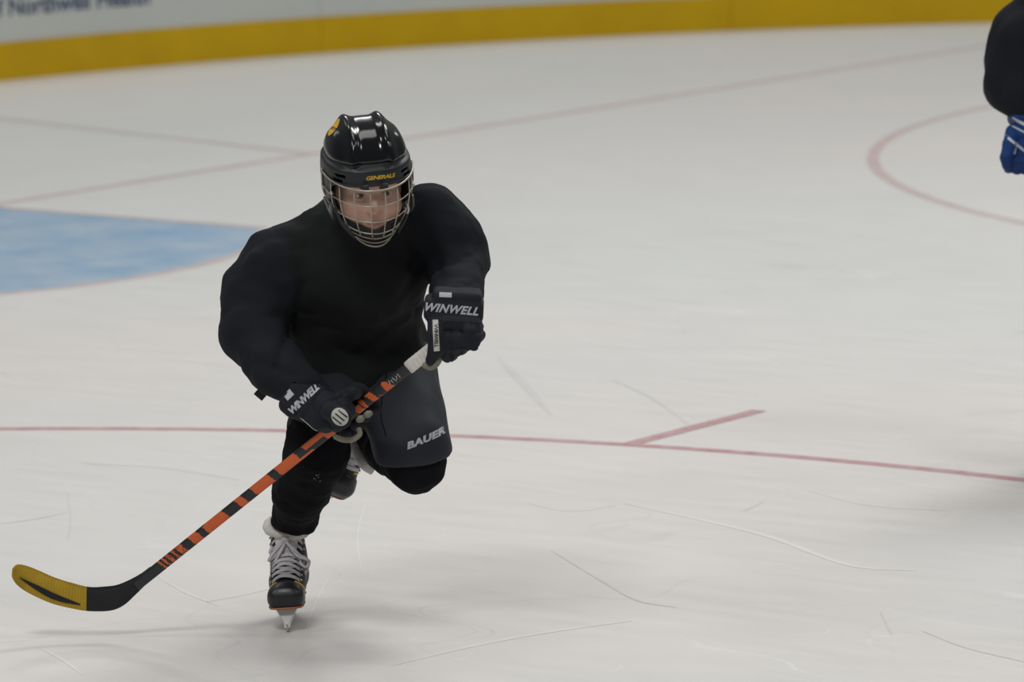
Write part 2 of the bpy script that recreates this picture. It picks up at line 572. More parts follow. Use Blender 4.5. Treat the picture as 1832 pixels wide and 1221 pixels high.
def cut(pts, w_, m_, z=.0005):
    P_ = [gpt(*p) for p in pts]; P_ = [np.array([p[0], p[1], 0]) for p in P_]; P_ = crom(P_, 8); v = []; n = len(P_)
    for i, p in enumerate(P_):
        t = P_[min(i + 1, n - 1)] - P_[max(i - 1, 0)]; t /= np.linalg.norm(t); s = np.array([-t[1], t[0]]); k = w_ * (.25 + .75 * math.sin(math.pi * (i + .3) / (n - .4)))
        v += [p[:2] - s * k / 2, p[:2] + s * k / 2]
    flat('skate_cut', v, [(2 * i, 2 * i + 1, 2 * i + 3, 2 * i + 2) for i in range(n - 1)], m_, z)


for pts, w_, m_ in [([(1120, 902), (1260, 932), (1380, 962), (1520, 1012), (1640, 1022)], .022, CUTL), ([(985, 985), (1080, 1042), (1140, 1075), (1210, 1088)], .009, CUTD),
                    ([(1095, 680), (1165, 712), (1232, 760)], .012, CUTD), ([(700, 1192), (840, 1158), (980, 1132), (1130, 1112)], .016, CUTL),
                    ([(1330, 915), (1352, 905), (1366, 897)], .010, CUTD), ([(1575, 1095), (1590, 1125), (1596, 1136)], .008, CUTD),
                    ([(120, 880), (126, 930), (122, 968)], .005, CUTD), ([(0, 938), (60, 930), (120, 918)], .006, CUTD), ([(280, 1030), (330, 1060), (390, 1085)], .008, CUTL),
                    ([(370, 1078), (450, 1062), (520, 1044)], .008, CUTL), ([(70, 1160), (110, 1180), (150, 1210)], .009, CUTL), ([(890, 640), (930, 680), (985, 742)], .03, CUTD),
                    ([(600, 1010), (560, 1090), (540, 1160)], .005, CUTL), ([(1450, 880), (1560, 905), (1700, 915)], .012, CUTL), ([(1650, 1130), (1730, 1160), (1832, 1185)], .01, CUTD),
                    ([(150, 830), (300, 838), (430, 860)], .012, CUTL), ([(940, 900), (1020, 915), (1100, 905)], .012, CUTL), ([(660, 880), (640, 960), (650, 1040)], .005, CUTL)]:
    cut(pts, w_, m_)

# dasher boards, one panel and one kick plate piece after another
KH = .185
path = []
L0 = rink_outline(0, 40)
far_idx = list(range(len(L0)))


SEAM0 = .48


def resample(poly, step):
    P_ = [np.array(p) for p in poly] + [np.array(poly[0])]; seg = []; acc = SEAM0; cur = [P_[0]]
    for a, b_ in zip(P_[:-1], P_[1:]):
        d = np.linalg.norm(b_ - a); t = 0
        while acc + d - t >= step:
            t += step - acc; q = a + (b_ - a) * t / d; cur.append(q); seg.append(cur); cur = [q]; acc = 0
        acc += d - t
        if d - t > 1e-6: cur.append(b_)
    if len(cur) > 1: seg.append(cur)
    return seg


def wall_piece(line, z0, z1, t0, t1, gap=.0015):
    """vertical curved slab following line; t0,t1 outward offsets of its faces"""
    line = [np.array(p) for p in line]
    d0 = line[1] - line[0]; d0 /= np.linalg.norm(d0); line[0] = line[0] + d0 * gap
    d1 = line[-1] - line[-2]; d1 /= np.linalg.norm(d1); line[-1] = line[-1] - d1 * gap
    v = []; f = []
    for i, p in enumerate(line):
        a = line[max(i - 1, 0)]; b_ = line[min(i + 1, len(line) - 1)]; d = b_ - a; d /= np.linalg.norm(d); n = np.array([d[1], -d[0]])
        for t, z in ((t0, z0), (t0, z1), (t1, z1), (t1, z0)): v.append((*(p + n * t), z))
    for i in range(len(line) - 1):
        for k in range(4): f.append((4 * i + k, 4 * i + (k + 1) % 4, 4 * i + 4 + (k + 1) % 4, 4 * i + 4 + k))
    f += [(3, 2, 1, 0), tuple(4 * (len(line) - 1) + k for k in range(4))]
    return v, f


boards = empty('wall_back'); tag(boards, kind='structure')
segs = resample(L0, 2.44)
for sg in segs:
    v, f = wall_piece(sg, 0.0, KH, -.012, .05); obj('kick_plate', v, f, KICK, boards, smooth=False)
    v, f = wall_piece(sg, KH, 1.07, 0.0, .05); obj('board_panel', v, f, BOARD, boards, smooth=False)
    v, f = wall_piece(sg, 1.07, 1.10, -.02, .12, 0); obj('cap_rail', v, f, CAPRAIL, boards, smooth=False)

# sponsor lettering on the far boards


def on_board(s):
    """point and tangent on the far-left corner at arc position s (metres from the corner's end-board start, negative = along end board)"""
    if s < 0: return np.array([XE, YS - RC + s]), np.array([0, 1.0])
    a = math.pi - s / RC
    return np.array([XE + RC + RC * math.cos(a), YS - RC + RC * math.sin(a)]), np.array([math.sin(a), -math.cos(a)])


def board_text(s, s0, z0, size):
    v, f = text_mesh(s, size, 0, .003)
    v[:, 0] *= 1.06 / (v[:, 0].max() - v[:, 0].min()); v[:, 0] -= (v[:, 0].max() + v[:, 0].min()) / 2; v[:, 1] -= v[:, 1].min()
    V = []
    for a, b_ in v:
        p, t = on_board(s0 + a); n = np.array([t[1], -t[0]])
        V.append((*(p + n * .004), z0 + b_))
    obj('sponsor_lettering', V, f, LETTER, boards, smooth=False)


board_text('of Northwell Health', 1.525, .312, .125)

# ------------------------------------------------------------------ skater frame: x right, y away, z up, origin at the standing blade
W2L = np.array([RX, RY, [0, 0, 1]])
G0 = np.array([GX, GY, 0.0])
CL = W2L @ (CAM - G0); FL = W2L @ F_; RL = W2L @ R_; UL = W2L @ U_


def P(px, py, y):
    d = FL + RL * (px - 916) / FPX - UL * (py - 610.5) / FPX
    return CL + d * ((y - CL[1]) / d[1])


PXM = FPX / 11.95       # pixels per metre near the skater


def px(n): return n / PXM


def V3(*a): return np.array(a, float)


def nrm(v): v = np.array(v, float); return v / np.linalg.norm(v)


def mat4(o, X, Y, Z):
    m = np.eye(4); m[:3, 0] = X; m[:3, 1] = Y; m[:3, 2] = Z; m[:3, 3] = o; return m


def xf(M_, pts):
    pts = np.asarray(pts, float); return pts @ M_[:3, :3].T + M_[:3, 3]

# ------------------------------------------------------------------ skate (own frame: x side, y backwards from the toe, z up; runner bottom at z=0, toe of the runner at y=0)


def skate_boot_field(p):
    # footprint along y: toe y=-.01 .. heel y=.235 ; sole at z=.058
    d = chain(p, [(0, .030, .085), (0, .09, .093), (0, .17, .100), (0, .205, .100)], [.029, .036, .034, .031], .02)
    d = smin(d, box(p, (0, .032, .080), np.eye(3), (.039, .040, .0225), .020), .02)
    d = smin(d, cone(p, (0, .095, .115), (0, .155, .150), .034, .036), .03)
    d = smin(d, cone(p, (0, .165, .11), (0, .178, .215), .036, .040), .03)
    d = smin(d, cone(p, (0, .19, .12), (0, .205, .235), .026, .030), .02)
    d = smax(d, .060 - p[..., 2], .006)
    # collar cut and hollow
    cut = (p @ np.array([0, -.42, .907], np.float32)) - .135
    d = smax(d, cut, .01)
    d = smax(d, -(cone(p, (0, .172, .14), (0, .175, .26), .026, .033)), .006)
    return d


gsk = grid((-.06, -.03, .04), (.06, .26, .26), .0034)
Vb, Fb = nets(gsk, skate_boot_field(gsk.p))
boot_bvh = BVHTree.FromPolygons([tuple(v) for v in Vb], [tuple(map(int, f)) for f in Fb])
gcap = grid((-.06, -.03, .05), (.06, .09, .14), .003)
pc = gcap.p
dcap = skate_boot_field(pc) - .0035
dcap = smax(dcap, (pc @ np.array([0, .90, .43], np.float32)) - .075, .006)
dcap = smin(dcap, box(pc, (0, .012, .102), np.array([[1, 0, 0], [0, .93, .37], [0, -.37, .93]]), (.018, .014, .006), .005), .01)
Vc, Fc_ = nets(gcap, dcap)
# sole plate
gso = grid((-.05, -.03, .048), (.05, .25, .07), .003)
dso = smax(skate_boot_field(gso.p + np.array([0, 0, .014], np.float32)) - .002, np.abs(gso.p[..., 2] - .0590) - .0024, .002)
Vs, Fs = nets(gso, dso)


def on_boot(x, y, z0=.30, d=(0, 0, -1), off=.002):
    h = boot_bvh.ray_cast(Vector((x, y, z0)), Vector(d), .4)
    return (np.array(h[0]) + np.array(h[1]) * off, np.array(h[1])) if h[0] is not None else None


def build_skate(parent, M_, label=None, loose=True, first=True):
    """skate with its parts placed by the 4x4 M_ in the wearer's frame"""
    boot = fobj('skate', Vb, Fb, BOOT, parent, M_)
    if label: boot['label'] = label
    fobj('toe_cap', Vc, Fc_, CAP, boot, M_)
    fobj('sole', Vs, Fs, ORANGESOLE, boot, M_)
    # holder with two towers
    hb = MB()
    prof = [(-.002, .012), (.0, .030), (.012, .057), (.072, .057), (.084, .034), (.118, .030), (.142, .034), (.150, .057), (.222, .057), (.228, .03), (.236, .012)]
    def half(y, z): return .007 + (.020 * max(0, (z - .028) / .030) ** 1.3)
    v = []
    for y, z in prof:
        hw = half(y, z); v += [(-hw, y, z), (hw, y, z)]
    for y, z in prof: v += [(-.0055, min(max(y, .004), .23), .012), (.0055, min(max(y, .004), .23), .012)]
    n = len(prof); f = []
    for i in range(n - 1):
        a, b_ = 2 * i, 2 * i + 2; c, d = 2 * n + 2 * i, 2 * n + 2 * i + 2
        f += [(a, a + 1, b_ + 1, b_), (c, d, d + 1, c + 1), (a, b_, d, c), (a + 1, c + 1, d + 1, b_ + 1)]
    hb.add(xf(M_, v), f)
    hold = hb.build('blade_holder', HOLDER, boot)
    bv = hold.modifiers.new('bevel', 'BEVEL'); bv.width = .002; bv.segments = 2
    # steel runner
    rp = [(-.006, .019), (-.003, .007), (.006, .0022), (.03, .0004), (.11, 0), (.20, .0004), (.226, .002), (.234, .008), (.236, .018)]
    v = []; f = []
    for y, z in rp: v += [(-.0017, y, z), (.0017, y, z), (-.0017, min(max(y, -.004), .234), .020), (.0017, min(max(y, -.004), .234), .020)]
    for i in range(len(rp) - 1):
        a = 4 * i; b_ = a + 4; f += [(a, a + 1, b_ + 1, b_), (a + 2, b_ + 2, b_ + 3, a + 3), (a, b_, b_ + 2, a + 2), (a + 1, a + 3, b_ + 3, b_ + 1)]
    obj('runner', xf(M_, v), f, CHROME, boot, smooth=False)
    # felt tongue standing out of the collar
    t = MB()
    N = 12; K = 9
    def tongue(th):
        vv = []
        for i in range(N + 1):
            s = i / N
            c = np.array([0, .098 + .060 * s - .014 * max(0, s - .72) / .28, .148 + .095 * s])
            wd = .021 + .016 * s ** 1.2
            for k in range(K + 1):
                a = (k / K * 2 - 1)
                vv.append(c + np.array([wd * math.sin(a * 1.15) / math.sin(1.15), .030 * (1 - math.cos(a * 1.15)) * (1 if s < 2 else 1), 0]) +
                          np.array([0, -.83, .55]) * (th + (.006 * max(0, s - .75) / .25 if th > 0 else 0)))
        return vv
    a_ = tongue(.005); b2 = tongue(-.004); f = []
    for i in range(N):
        for k in range(K):
            q = i * (K + 1) + k; f.append((q, q + 1, q + K + 2, q + K + 1)); o_ = len(a_); f.append((o_ + q, o_ + q + K + 1, o_ + q + K + 2, o_ + q + 1))
    def rim(q0, q1): f.append((q0, q1, q1 + len(a_), q0 + len(a_)))
    for k in range(K): rim(k, k + 1) if False else f.append((k + len(a_), k + 1 + len(a_), k + 1, k)); f.append((N * (K + 1) + k, N * (K + 1) + k + 1, N * (K + 1) + k + 1 + len(a_), N * (K + 1) + k + len(a_)))
    for i in range(N):
        q = i * (K + 1); f.append((q, q + K + 1, q + K + 1 + len(a_), q + len(a_)))
        q = i * (K + 1) + K; f.append((q + len(a_), q + K + 1 + len(a_), q + K + 1, q))
    t.add(xf(M_, a_ + b2), f); tg = t.build('tongue', FELT, boot)
    # fleece collar ring
    ring_ = []
    for k in range(30):
        a = 2 * math.pi * k / 30
        x = .0445 * math.cos(a); y = .176 + .047 * math.sin(a); z = .2065 + .020 * (y - .13) / .09 - .007 * math.cos(a) - .002 * abs(math.cos(a)) + .0015 * math.sin(5 * a)
        ring_.append((x, y, z))
    vv, ff = tube(xf(M_, ring_), .0118, 8, closed=True)
    obj('collar_fleece', vv, ff, FELT, boot)
    # laces: rows across the throat plus criss-cross and a loose bow
    lb = MB(); rows = []
    for i in range(9):
        s = i / 8; y = .066 + .075 * s; hw = .029 + .004 * s; pts = []; ups = []
        for k in range(9):
            x = hw * (k / 4 - 1) * 1.12
            dv = nrm((0, .62, -.78))
            o0 = np.array([x, y, .095 + .125 * s]) - dv * .12
            h = boot_bvh.ray_cast(Vector(o0), Vector(dv), .3)
            if h[0] is None: continue
            q = np.array(h[0]); bul = (1 - (x / hw) ** 2) if abs(x) < hw else 0
            q = q - dv * (.0025 + .0065 * max(0, bul)); q[2] += .0025 * math.sin(i * 2.1 + k)*.4
            pts.append(q); ups.append(-dv)
        rows.append((pts, ups))
        if len(pts) > 3:
            vv, ff = strip(xf(M_, pts), [M_[:3, :3] @ u for u in ups], .0092, .0026); lb.add(vv, ff)
    for i in range(8):
        for sg in (0, -1):
            A = rows[i][0][1 if sg == 0 else -2]; B = rows[i + 1][0][-2 if sg == 0 else 1]
            dv = nrm((0, -.62, .78)); mid = (A + B) / 2 + dv * .009
            pp = crom([A + dv * .002, mid, B + dv * .002], 4)
            vv, ff = strip(xf(M_, pp), [M_[:3, :3] @ dv] * len(pp), .006, .002); lb.add(vv, ff)
    dv = nrm((0, -.72, .68)); c = (rows[6][0][4]) + dv * .012
    def free(ps, wd=.007):
        pp = crom([c + np.array(q) for q in ps], 7)
        vv, ff = strip(xf(M_, pp), [M_[:3, :3] @ dv] * len(pp), wd, .0025); lb.add(vv, ff)
    if loose:
        free([(0, 0, 0), (-.016, -.014, -.012), (-.034, -.022, -.032), (-.040, -.020, -.042), (-.026, -.020, -.032), (-.006, -.006, -.006)])
        free([(0, 0, 0), (-.010, -.016, -.020), (-.024, -.024, -.044), (-.014, -.026, -.050)])
        free([(0, 0, 0), (.012, -.014, -.014), (.026, -.018, -.034), (.044, -.016, -.044), (.053, -.012, -.052), (.046, -.016, -.070), (.040, -.018, -.082)])
        free([(0, 0, 0), (.010, -.014, -.010), (.022, -.018, -.022), (.034, -.012, -.036), (.048, -.010, -.046), (.050, -.014, -.060), (.042, -.02, -.062), (.03, -.016, -.05)])
        free([(0, 0, .002), (-.012, -.008, -.004), (-.022, -.014, -.022), (-.036, -.018, -.024), (-.03, -.014, -.01)])
    vv, ff = tube(xf(M_, [c + np.array([-.006, 0, 0]), c + dv * .003, c + np.array([.006, 0, 0])]), .006, 8); lb.add(vv, ff)
    lb.build('laces', LACE, boot)
    # eyelets
    for sx in (-1, 1):
        eb = MB()
        for pts, ups in rows:
            q = pts[0 if sx < 0 else -1] + np.array([sx * .0015, 0, 0])
            vv, ff = tube(xf(M_, [q, q + np.array([sx * .003, 0, 0.001])]), .003, 8); eb.add(vv, ff)
        eb.build('eyelet_row', CHROME, boot)
    for sx in (-1, 1):
        pts = []
        for k in range(6):
            h = boot_bvh.ray_cast(Vector((sx * .08, .040 + .006 * k, .112 - .007 * k)), Vector((-sx, 0, 0)), .1)
            if h[0] is not None: pts.append(np.array(h[0]) + np.array([sx * .0005, 0, 0]))
        if len(pts) > 2:
            vv, ff = strip(xf(M_, pts), [M_[:3, :3] @ V3(sx, -.3, .3)] * len(pts), .006, .002); obj('side_flash', vv, ff, YEL, boot)
    return boot


# ------------------------------------------------------------------ helmet and cage (head frame: x right in the picture, y back, z up, origin between the eyes inside the head)


def helmet_field(p):
    x, y, z = p[..., 0], p[..., 1], p[..., 2]
    ax_ = np.abs(x)
    c = np.array([0, .022, .028], np.float32); r = np.array([.094, .122, .116], np.float32)
    outer = ell(p, c, r)
    # make it boxier
    q = np.abs((p - c) / r); k = (q[..., 0] ** 2.5 + q[..., 1] ** 2.5 + q[..., 2] ** 2.3) ** (1 / 2.45)
    outer = np.maximum((k - 1) * .105, outer - .02)
    up = np.clip((z - .068) / .018, 0, 1)
    ridge = np.exp(-((ax_ - .040 - .010 * np.clip((.13 - z) / .07, 0, 1)) / .0135) ** 2)
    valley = np.exp(-((ax_) / .026) ** 4)
    side = np.exp(-((ax_ - .078) / .014) ** 2)
    outer = outer - up * ((.0088 + .004 * np.clip(-y / .08, 0, 1)) * ridge - .0005 * valley + .003 * side) - .0025 * up
    # lower matte band stands a little proud with a ledge
    band = (1 - np.clip((z - .066) / .006, 0, 1))
    outer = outer - .007 * band
    # groove between band and shell
    outer = outer + .004 * np.exp(-((z - .072 - .006 * np.clip(-y / .1, 0, 1)) / .0035) ** 2)
    inner = ell(p, (0, .018, .010), (.082, .108, .108))
    d = np.maximum(outer, -inner)
    # face opening and lower rim
    open_ = box(p, (0, -.13, -.055), np.eye(3), (.089, .125, .084), .018)
    d = smax(d, -open_, .006)
    rim = -(z + .052 - .012 * np.clip(y / .1, -1, 1))
    d = smax(d, rim, .006)
    # ear opening in the lower side
    # vents
    for sx in (-1, 1):
        for zz, yy, w_ in ((.052, -.075, .016), (.040, -.066, .016)):
            d = smax(d, -box(p, (sx * .075, yy, zz), np.array([[.6, -.8 * sx * -1, 0], [.8 * sx * -1, .6, 0], [0, 0, 1]]), (w_, .02, .0035), .002), .002)
    d = smax(d, -box(p, (0, -.09, .055 + .03), np.eye(3), (.0, .0, .0), .0), .001)
    return d


gh = grid((-.118, -.125, -.065), (.118, .165, .165), .0027)
Vh, Fh = nets(gh, helmet_field(gh.p))
hc = Vh[Fh].mean(1)
hmi = (hc[:, 2] < .0715 + .006 * np.clip(-hc[:, 1] / .1, 0, 1)).astype(np.int32)
inn = np.linalg.norm((hc - [0, .018, .010]) / [.084, .110, .110], axis=1) < 1.0
hmi[inn] = 2


def cage_pt(th, v):
    """point on the cage surface: th degrees from straight ahead (+ = picture right), v height"""
    t = math.radians(th)
    s = np.clip((v + .122) / .125, 0, 1)
    k = .46 + .54 * math.sin(s * math.pi / 2) ** .75
    kb = .66 + .34 * math.sin(s * math.pi / 2) ** .8
    x = .103 * k * math.sin(t)
    y = -.150 * kb * math.cos(t) + .012
    rise = .018 * (1 - math.cos(t)) * (1.0 - .3 * s) + .022 * (1 - s) * (1 - math.cos(t))
    return np.array([x, y, v + rise])


def build_helmet(parent, M_, cage=True, label=None, words=True):
    hel = fobj('helmet', Vh, Fh, SHELL, parent, M_, mats=[SHELL, BAND, FOAM], fm=hmi)
    if label: hel['label'] = label
    if words: fobj('chin_cup', Vk, Fk, STRAP, hel, M_)
    hb = BVHTree.FromPolygons([tuple(v) for v in xf(M_, Vh)], [tuple(map(int, f)) for f in Fh])
    ax = M_[:3, :3]
    if words:
        o = xf(M_, (.013, -.11, .0515)); o = o.reshape(3)
        decal('lettering', text_mesh('GENERALS', .0120, .25, .0004, .92, 1.25), hb, o, ax @ V3(1, .0, 0), ax @ V3(0, 0.1, 1), YEL, hel)
        o = P(596, 227, HO[1]); n_ = nrm((-.45, -.85, .28)); u = nrm(np.cross((0, 0, 1), n_)); v = np.cross(n_, u)
        decal('oval_sticker', grid2d(.031, .045, ellipse=True), hb, o, nrm(u - .22 * v), nrm(v + .22 * u), YEL, hel, off=.0010)
        decal('sticker_lettering', text_mesh('HYTTT', .0100, .15, .0003, .85), hb, o - V3(0, 0, .004), nrm(u - .35 * v), nrm(v + .35 * u), INK, hel, off=.0016)
    # side ear loops
    for sx in (-1, 1):
        pts = crom([(sx * .093, -.045, -.02), (sx * .093, -.040, -.045), (sx * .086, -.01, -.062), (sx * .088, .03, -.058), (sx * .094, .045, -.035)], 5)
        vv, ff = strip(xf(M_, pts), [ax @ V3(sx, 0, 0)] * len(pts), .020, .006)
        obj('ear_guard', vv, ff, EARG, hel)
    # visor clips above the cage
    for x in (-.024, .020):
        o = (x, -.127, .036)
        v = [xf(M_, (o[0] + a * .007, o[1] + b * .004, o[2] + c * .007)).ravel() for a in (-1, 1) for b in (-1, 1) for c in (-1, 1)]
        co = obj('cage_clip', v, [(0, 1, 3, 2), (4, 6, 7, 5), (0, 4, 5, 1), (2, 3, 7, 6), (0, 2, 6, 4), (1, 5, 7, 3)], BAND, hel, smooth=False)
        bv = co.modifiers.new('bevel', 'BEVEL'); bv.width = .0025; bv.segments = 2
    if not cage: return hel
    cb = MB(); R0 = .00155
    # heavy rim: over the brow, down each side, round the chin
    rim = [cage_pt(t, .031) for t in range(-88, 89, 8)]
    vv, ff = tube(xf(M_, rim), .0024, 8); cb.add(vv, ff)
    for sg in (-1, 1):
        side = [cage_pt(sg * 88, .031), cage_pt(sg * 90, -.02), cage_pt(sg * 90, -.05), cage_pt(sg * 90, -.08), cage_pt(sg * 90, -.117)]
        side = crom(side, 4); vv, ff = tube(xf(M_, side), .0024, 8); cb.add(vv, ff)
        side = [p + np.array([-sg * .002, .011, 0]) for p in side]; vv, ff = tube(xf(M_, side), .0022, 8); cb.add(vv, ff)
    for v0 in (-.006, -.046, -.078, -.092, -.105, -.117):
        lim = 90
        pts = [cage_pt(t, v0) for t in np.linspace(-lim, lim, 26)]
        vv, ff = tube(xf(M_, pts), R0 if v0 > -.11 else .0021, 8); cb.add(vv, ff)
    for th in (-64, -49, -29, -9, 10, 28, 52, 78):
        lo_ = -.105 if abs(th) > 35 else -.092
        pts = [cage_pt(th, v0) for v0 in np.linspace(.031, lo_, 14)]
        vv, ff = tube(xf(M_, pts), R0, 8); cb.add(vv, ff)
    cb.build('cage', STEEL, hel)
    for sg in (-1, 1):
        pts = crom([(sg * .086, -.03, .012), (sg * .086, -.05, -.02), (sg * .075, -.07, -.060), (sg * .050, -.09, -.090)], 5)
        vv, ff = strip(xf(M_, pts), [ax @ V3(sg, -.3, 0)] * len(pts), .013, .003); obj('strap', vv, ff, STRAP, hel)
        q = xf(M_, [(sg * .091, -.062, .010), (sg * .095, -.064, .010)]); vv, ff = tube(q, .0045, 12); obj('snap', vv, ff, CHROME, hel)
        pts = crom([(sg * .074, -.086, -.026), (sg * .076, -.090, -.038), (sg * .072, -.094, -.046)], 4)
        if sg < 0: continue
        vv, ff = tube(xf(M_, pts), .0022, 8); obj('buckle', vv, ff, LABELM, hel)
    return hel


# ------------------------------------------------------------------ head and face field (same head frame)


def head_field(p):
    x, y, z = p[..., 0], p[..., 1], p[..., 2]; ax_ = np.abs(x); q = p.copy(); q[..., 0] = ax_
    d = ell(p, (0, .018, .030), (.070, .090, .082))
    d = smin(d, ell(p, (0, -.018, -.018), (.060, .060, .070)), .03)
    d = smin(d, ell(p, (0, -.030, -.062), (.040, .044, .036)), .03)
    d = smin(d, ell(q, (.040, -.040, -.040), (.026, .030, .026)), .03)      # cheeks
    d = smin(d, ell(p, (0, -.060, -.090), (.018, .016, .014)), .022)        # chin
    d = smin(d, ell(q, (.028, -.060, .022), (.030, .020, .010)), .018)      # brow
    d = smax(d, -ell(q, (.030, -.088, -.001), (.019, .019, .012)), .014)    # eye sockets
    d = smin(d, ell(q, (.030, -.062, -.001), (.0165, .0135, .0125)), .003)  # lids / eyeball bulge
    d = smax(d, -ell(q, (.030, -.079, -.0012), (.0145, .011, .0060)), .0015)   # the opening between the lids
    d = smin(d, cone(p, (0, -.071, .006), (0, -.091, -.030), .0055, .0080), .010)   # nose
    d = smin(d, ell(p, (0, -.095, -.034), (.0095, .0095, .008)), .007)
    d = smin(d, ell(q, (.0108, -.084, -.036), (.0068, .0082, .0062)), .007)
    d = smax(d, -ell(q, (.0062, -.087, -.0425), (.0030, .004, .0028)), .002)
    d = smin(d, ell(p, (0, -.069, -.065), (.024, .012, .014)), .012)        # mouth mound
    d = smin(d, ell(p, (0, -.0800, -.0615), (.0190, .0042, .0030)), .003)   # upper lip
    d = smin(d, ell(p, (0, -.0790, -.0690), (.0155, .0045, .0036)), .003)
    d = smax(d, -box(p, (0, -.0865, -.0652), np.eye(3), (.020, .0045, .0008), .0006), .0015)
    d = smax(d, -ell(p, (0, -.088, -.047), (.003, .006, .005)), .004)
    d = smin(d, ell(q, (.069, .010, -.012), (.008, .018, .028)), .006)      # ears
    return d


gk = grid((-.07, -.11, -.125), (.07, -.0, -.05), .0025)
hk = head_field(gk.p)
dk = np.maximum(hk - .0075, -(hk - .0012))
dk = smax(dk, gk.p @ np.array([0, -.28, .96], np.float32) + .0545 - .22 * np.abs(gk.p[..., 0]), .003)
Vk, Fk = nets(gk, smax(dk, gk.p[..., 1] + .018, .003))


def skin_tone(v):
    """albedo by place: lips, cheeks, brow"""
    q = v.copy(); q[:, 0] = np.abs(q[:, 0])
    base = np.array([.50, .315, .245]); c = np.tile(base, (len(v), 1))

    def blend(cen, r, col, s):
        k = np.exp(-(((q - cen) / r) ** 2).sum(1))[:, None] * s; return c * (1 - k) + np.array(col) * k
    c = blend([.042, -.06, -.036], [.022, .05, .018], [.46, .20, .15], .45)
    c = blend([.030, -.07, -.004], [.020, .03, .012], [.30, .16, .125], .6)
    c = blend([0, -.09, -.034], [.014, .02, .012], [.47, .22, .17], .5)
    lip = ((q[:, 0] / .020) ** 2 + ((v[:, 2] + .0650) / .0060) ** 2 < 1) & (v[:, 1] < -.072)
    c[lip] = [.34, .14, .12]
    hair = (v[:, 2] > .05) | (v[:, 1] > .04)
    c[hair & (v[:, 2] > -.03)] = [.05, .032, .02]
    return np.c_[c, np.ones(len(v))]


def build_face(parent, M_):
    ax = M_[:3, :3]
    for sx in (-1, 1):
        bm = bmesh.new(); bmesh.ops.create_uvsphere(bm, u_segments=24, v_segments=16, radius=.0118)
        c0 = np.array([sx * .030, -.0605, -.0012])
        look = nrm((.22, -.96, -.02))
        vs = np.array([v.co[:] for v in bm.verts]); fs = [[v.index for v in f.verts] for f in bm.faces]
        fm = []
        for f in fs:
            cc = nrm(vs[f].mean(0)); a = math.degrees(math.acos(np.clip(cc @ look, -1, 1)))
            fm.append(2 if a < 16 else 1 if a < 36 else 0)
        obj('eye', xf(M_, vs + c0), fs, None, parent, mats=[EYEW, IRIS, INK], fm=fm); bm.free()
        pts = [(sx * (.014 + .032 * t), -.0835 + .016 * t ** 2, .0165 + .006 * math.sin(t * 2.4)) for t in np.linspace(0, 1, 9)]
        vv, ff = strip(xf(M_, pts), [ax @ V3(0, -1, .2)] * 9, .0062, .003); obj('eyebrow', vv, ff, HAIR, parent)
        pts = [(sx * (.017 + .027 * t), -.0745 + .006 * (2 * t - 1) ** 2 + .004 * t, -.0012 + .0062 * math.sin(t * math.pi) - .0006) for t in np.linspace(0, 1, 9)]
        vv, ff = tube(xf(M_, pts), .0014, 6); obj('eyelashes', vv, ff, HAIR, parent)


# ------------------------------------------------------------------ gloved hand: fingers wrap round a shaft, or hang curled


def finger_arc(o, d, n, r, a0, a1, k=6):
    """points round a shaft: o centre, d shaft direction, n reference normal"""
    n = nrm(n - d * (n @ d)); b_ = np.cross(d, n)
    return [o + r * (math.cos(math.radians(a)) * n + math.sin(math.radians(a)) * b_) for a in np.linspace(a0, a1, k)]

# ------------------------------------------------------------------ the skater in front


def rotm(yaw=0, pitch=0, roll=0):
    a, b_, c = map(math.radians, (yaw, pitch, roll))
    Rz = np.array([[math.cos(a), -math.sin(a), 0], [math.sin(a), math.cos(a), 0], [0, 0, 1]])
    Rx = np.array([[1, 0, 0], [0, math.cos(b_), -math.sin(b_)], [0, math.sin(b_), math.cos(b_)]])
    Ry = np.array([[math.cos(c), 0, math.sin(c)], [0, 1, 0], [-math.sin(c), 0, math.cos(c)]])
    return Ry @ Rz @ Rx


skater = empty('person', (GX, GY, 0), ROT)
tag(skater, 'young skater in black jersey, caged black helmet, bent over an orange and black stick', 'person')

HR = rotm(10, 13, -4)
HO = P(668, 349, -.215) - HR @ V3(0, -.075, 0)
MH = mat4(HO, HR[:, 0], HR[:, 1], HR[:, 2])

# joints (local metres)
J = dict(
    neck=P(652, 390, .03), chest=P(640, 480, .08), belly=P(655, 560, .18), pelvis=P(665, 640, .27),
    rsh=P(503, 462, .06), relm=P(463, 525, .04), relb=P(455, 600, -.02), rwr=P(558, 703, -.21),
    lsh=P(766, 383, .03), lelb=P(819, 467, .02), lwr=P(819, 540, -.17),
    rhip=P(628, 650, .24), rkn=P(570, 768, -.03), rmid=P(537, 880, .06), rank=P(523, 965, .165),
    lhip=P(703, 655, .22), lkn=P(744, 829, .0), lmid=P(700, 806, .14), lank=P(664, 748, .32))

# jersey
gj = grid((P(380, 500, 0)[0], -.32, P(600, 800, 0)[2]), (P(895, 500, 0)[0], .46, P(600, 300, 0)[2]), .0072)
p = gj.p
dt = ell(p, J['chest'], (.160, .125, .135))
dt = smin(dt, cone(p, P(640, 490, .10), P(660, 612, .235), .142, .128), .05)
dt = smin(dt, cone(p, P(650, 405, .05), P(640, 470, .10), .088, .13), .05)
dt = smin(dt, smax(cone(p, P(652, 405, .0), HO + HR @ V3(0, .022, -.03), .066, .058), ((p - (HO + HR @ V3(0, 0, -.088)).astype(np.float32)) @ HR[:, 2].astype(np.float32)), .01), .02)
dt = smin(dt, cone(p, P(648, 398, .07), J['rsh'], .085, .062), .05)
dt = smin(dt, cone(p, P(700, 395, .06), J['lsh'], .075, .066), .05)
dt = smin(dt, ell(p, P(664, 635, .22), (.150, .125, .085)), .03)
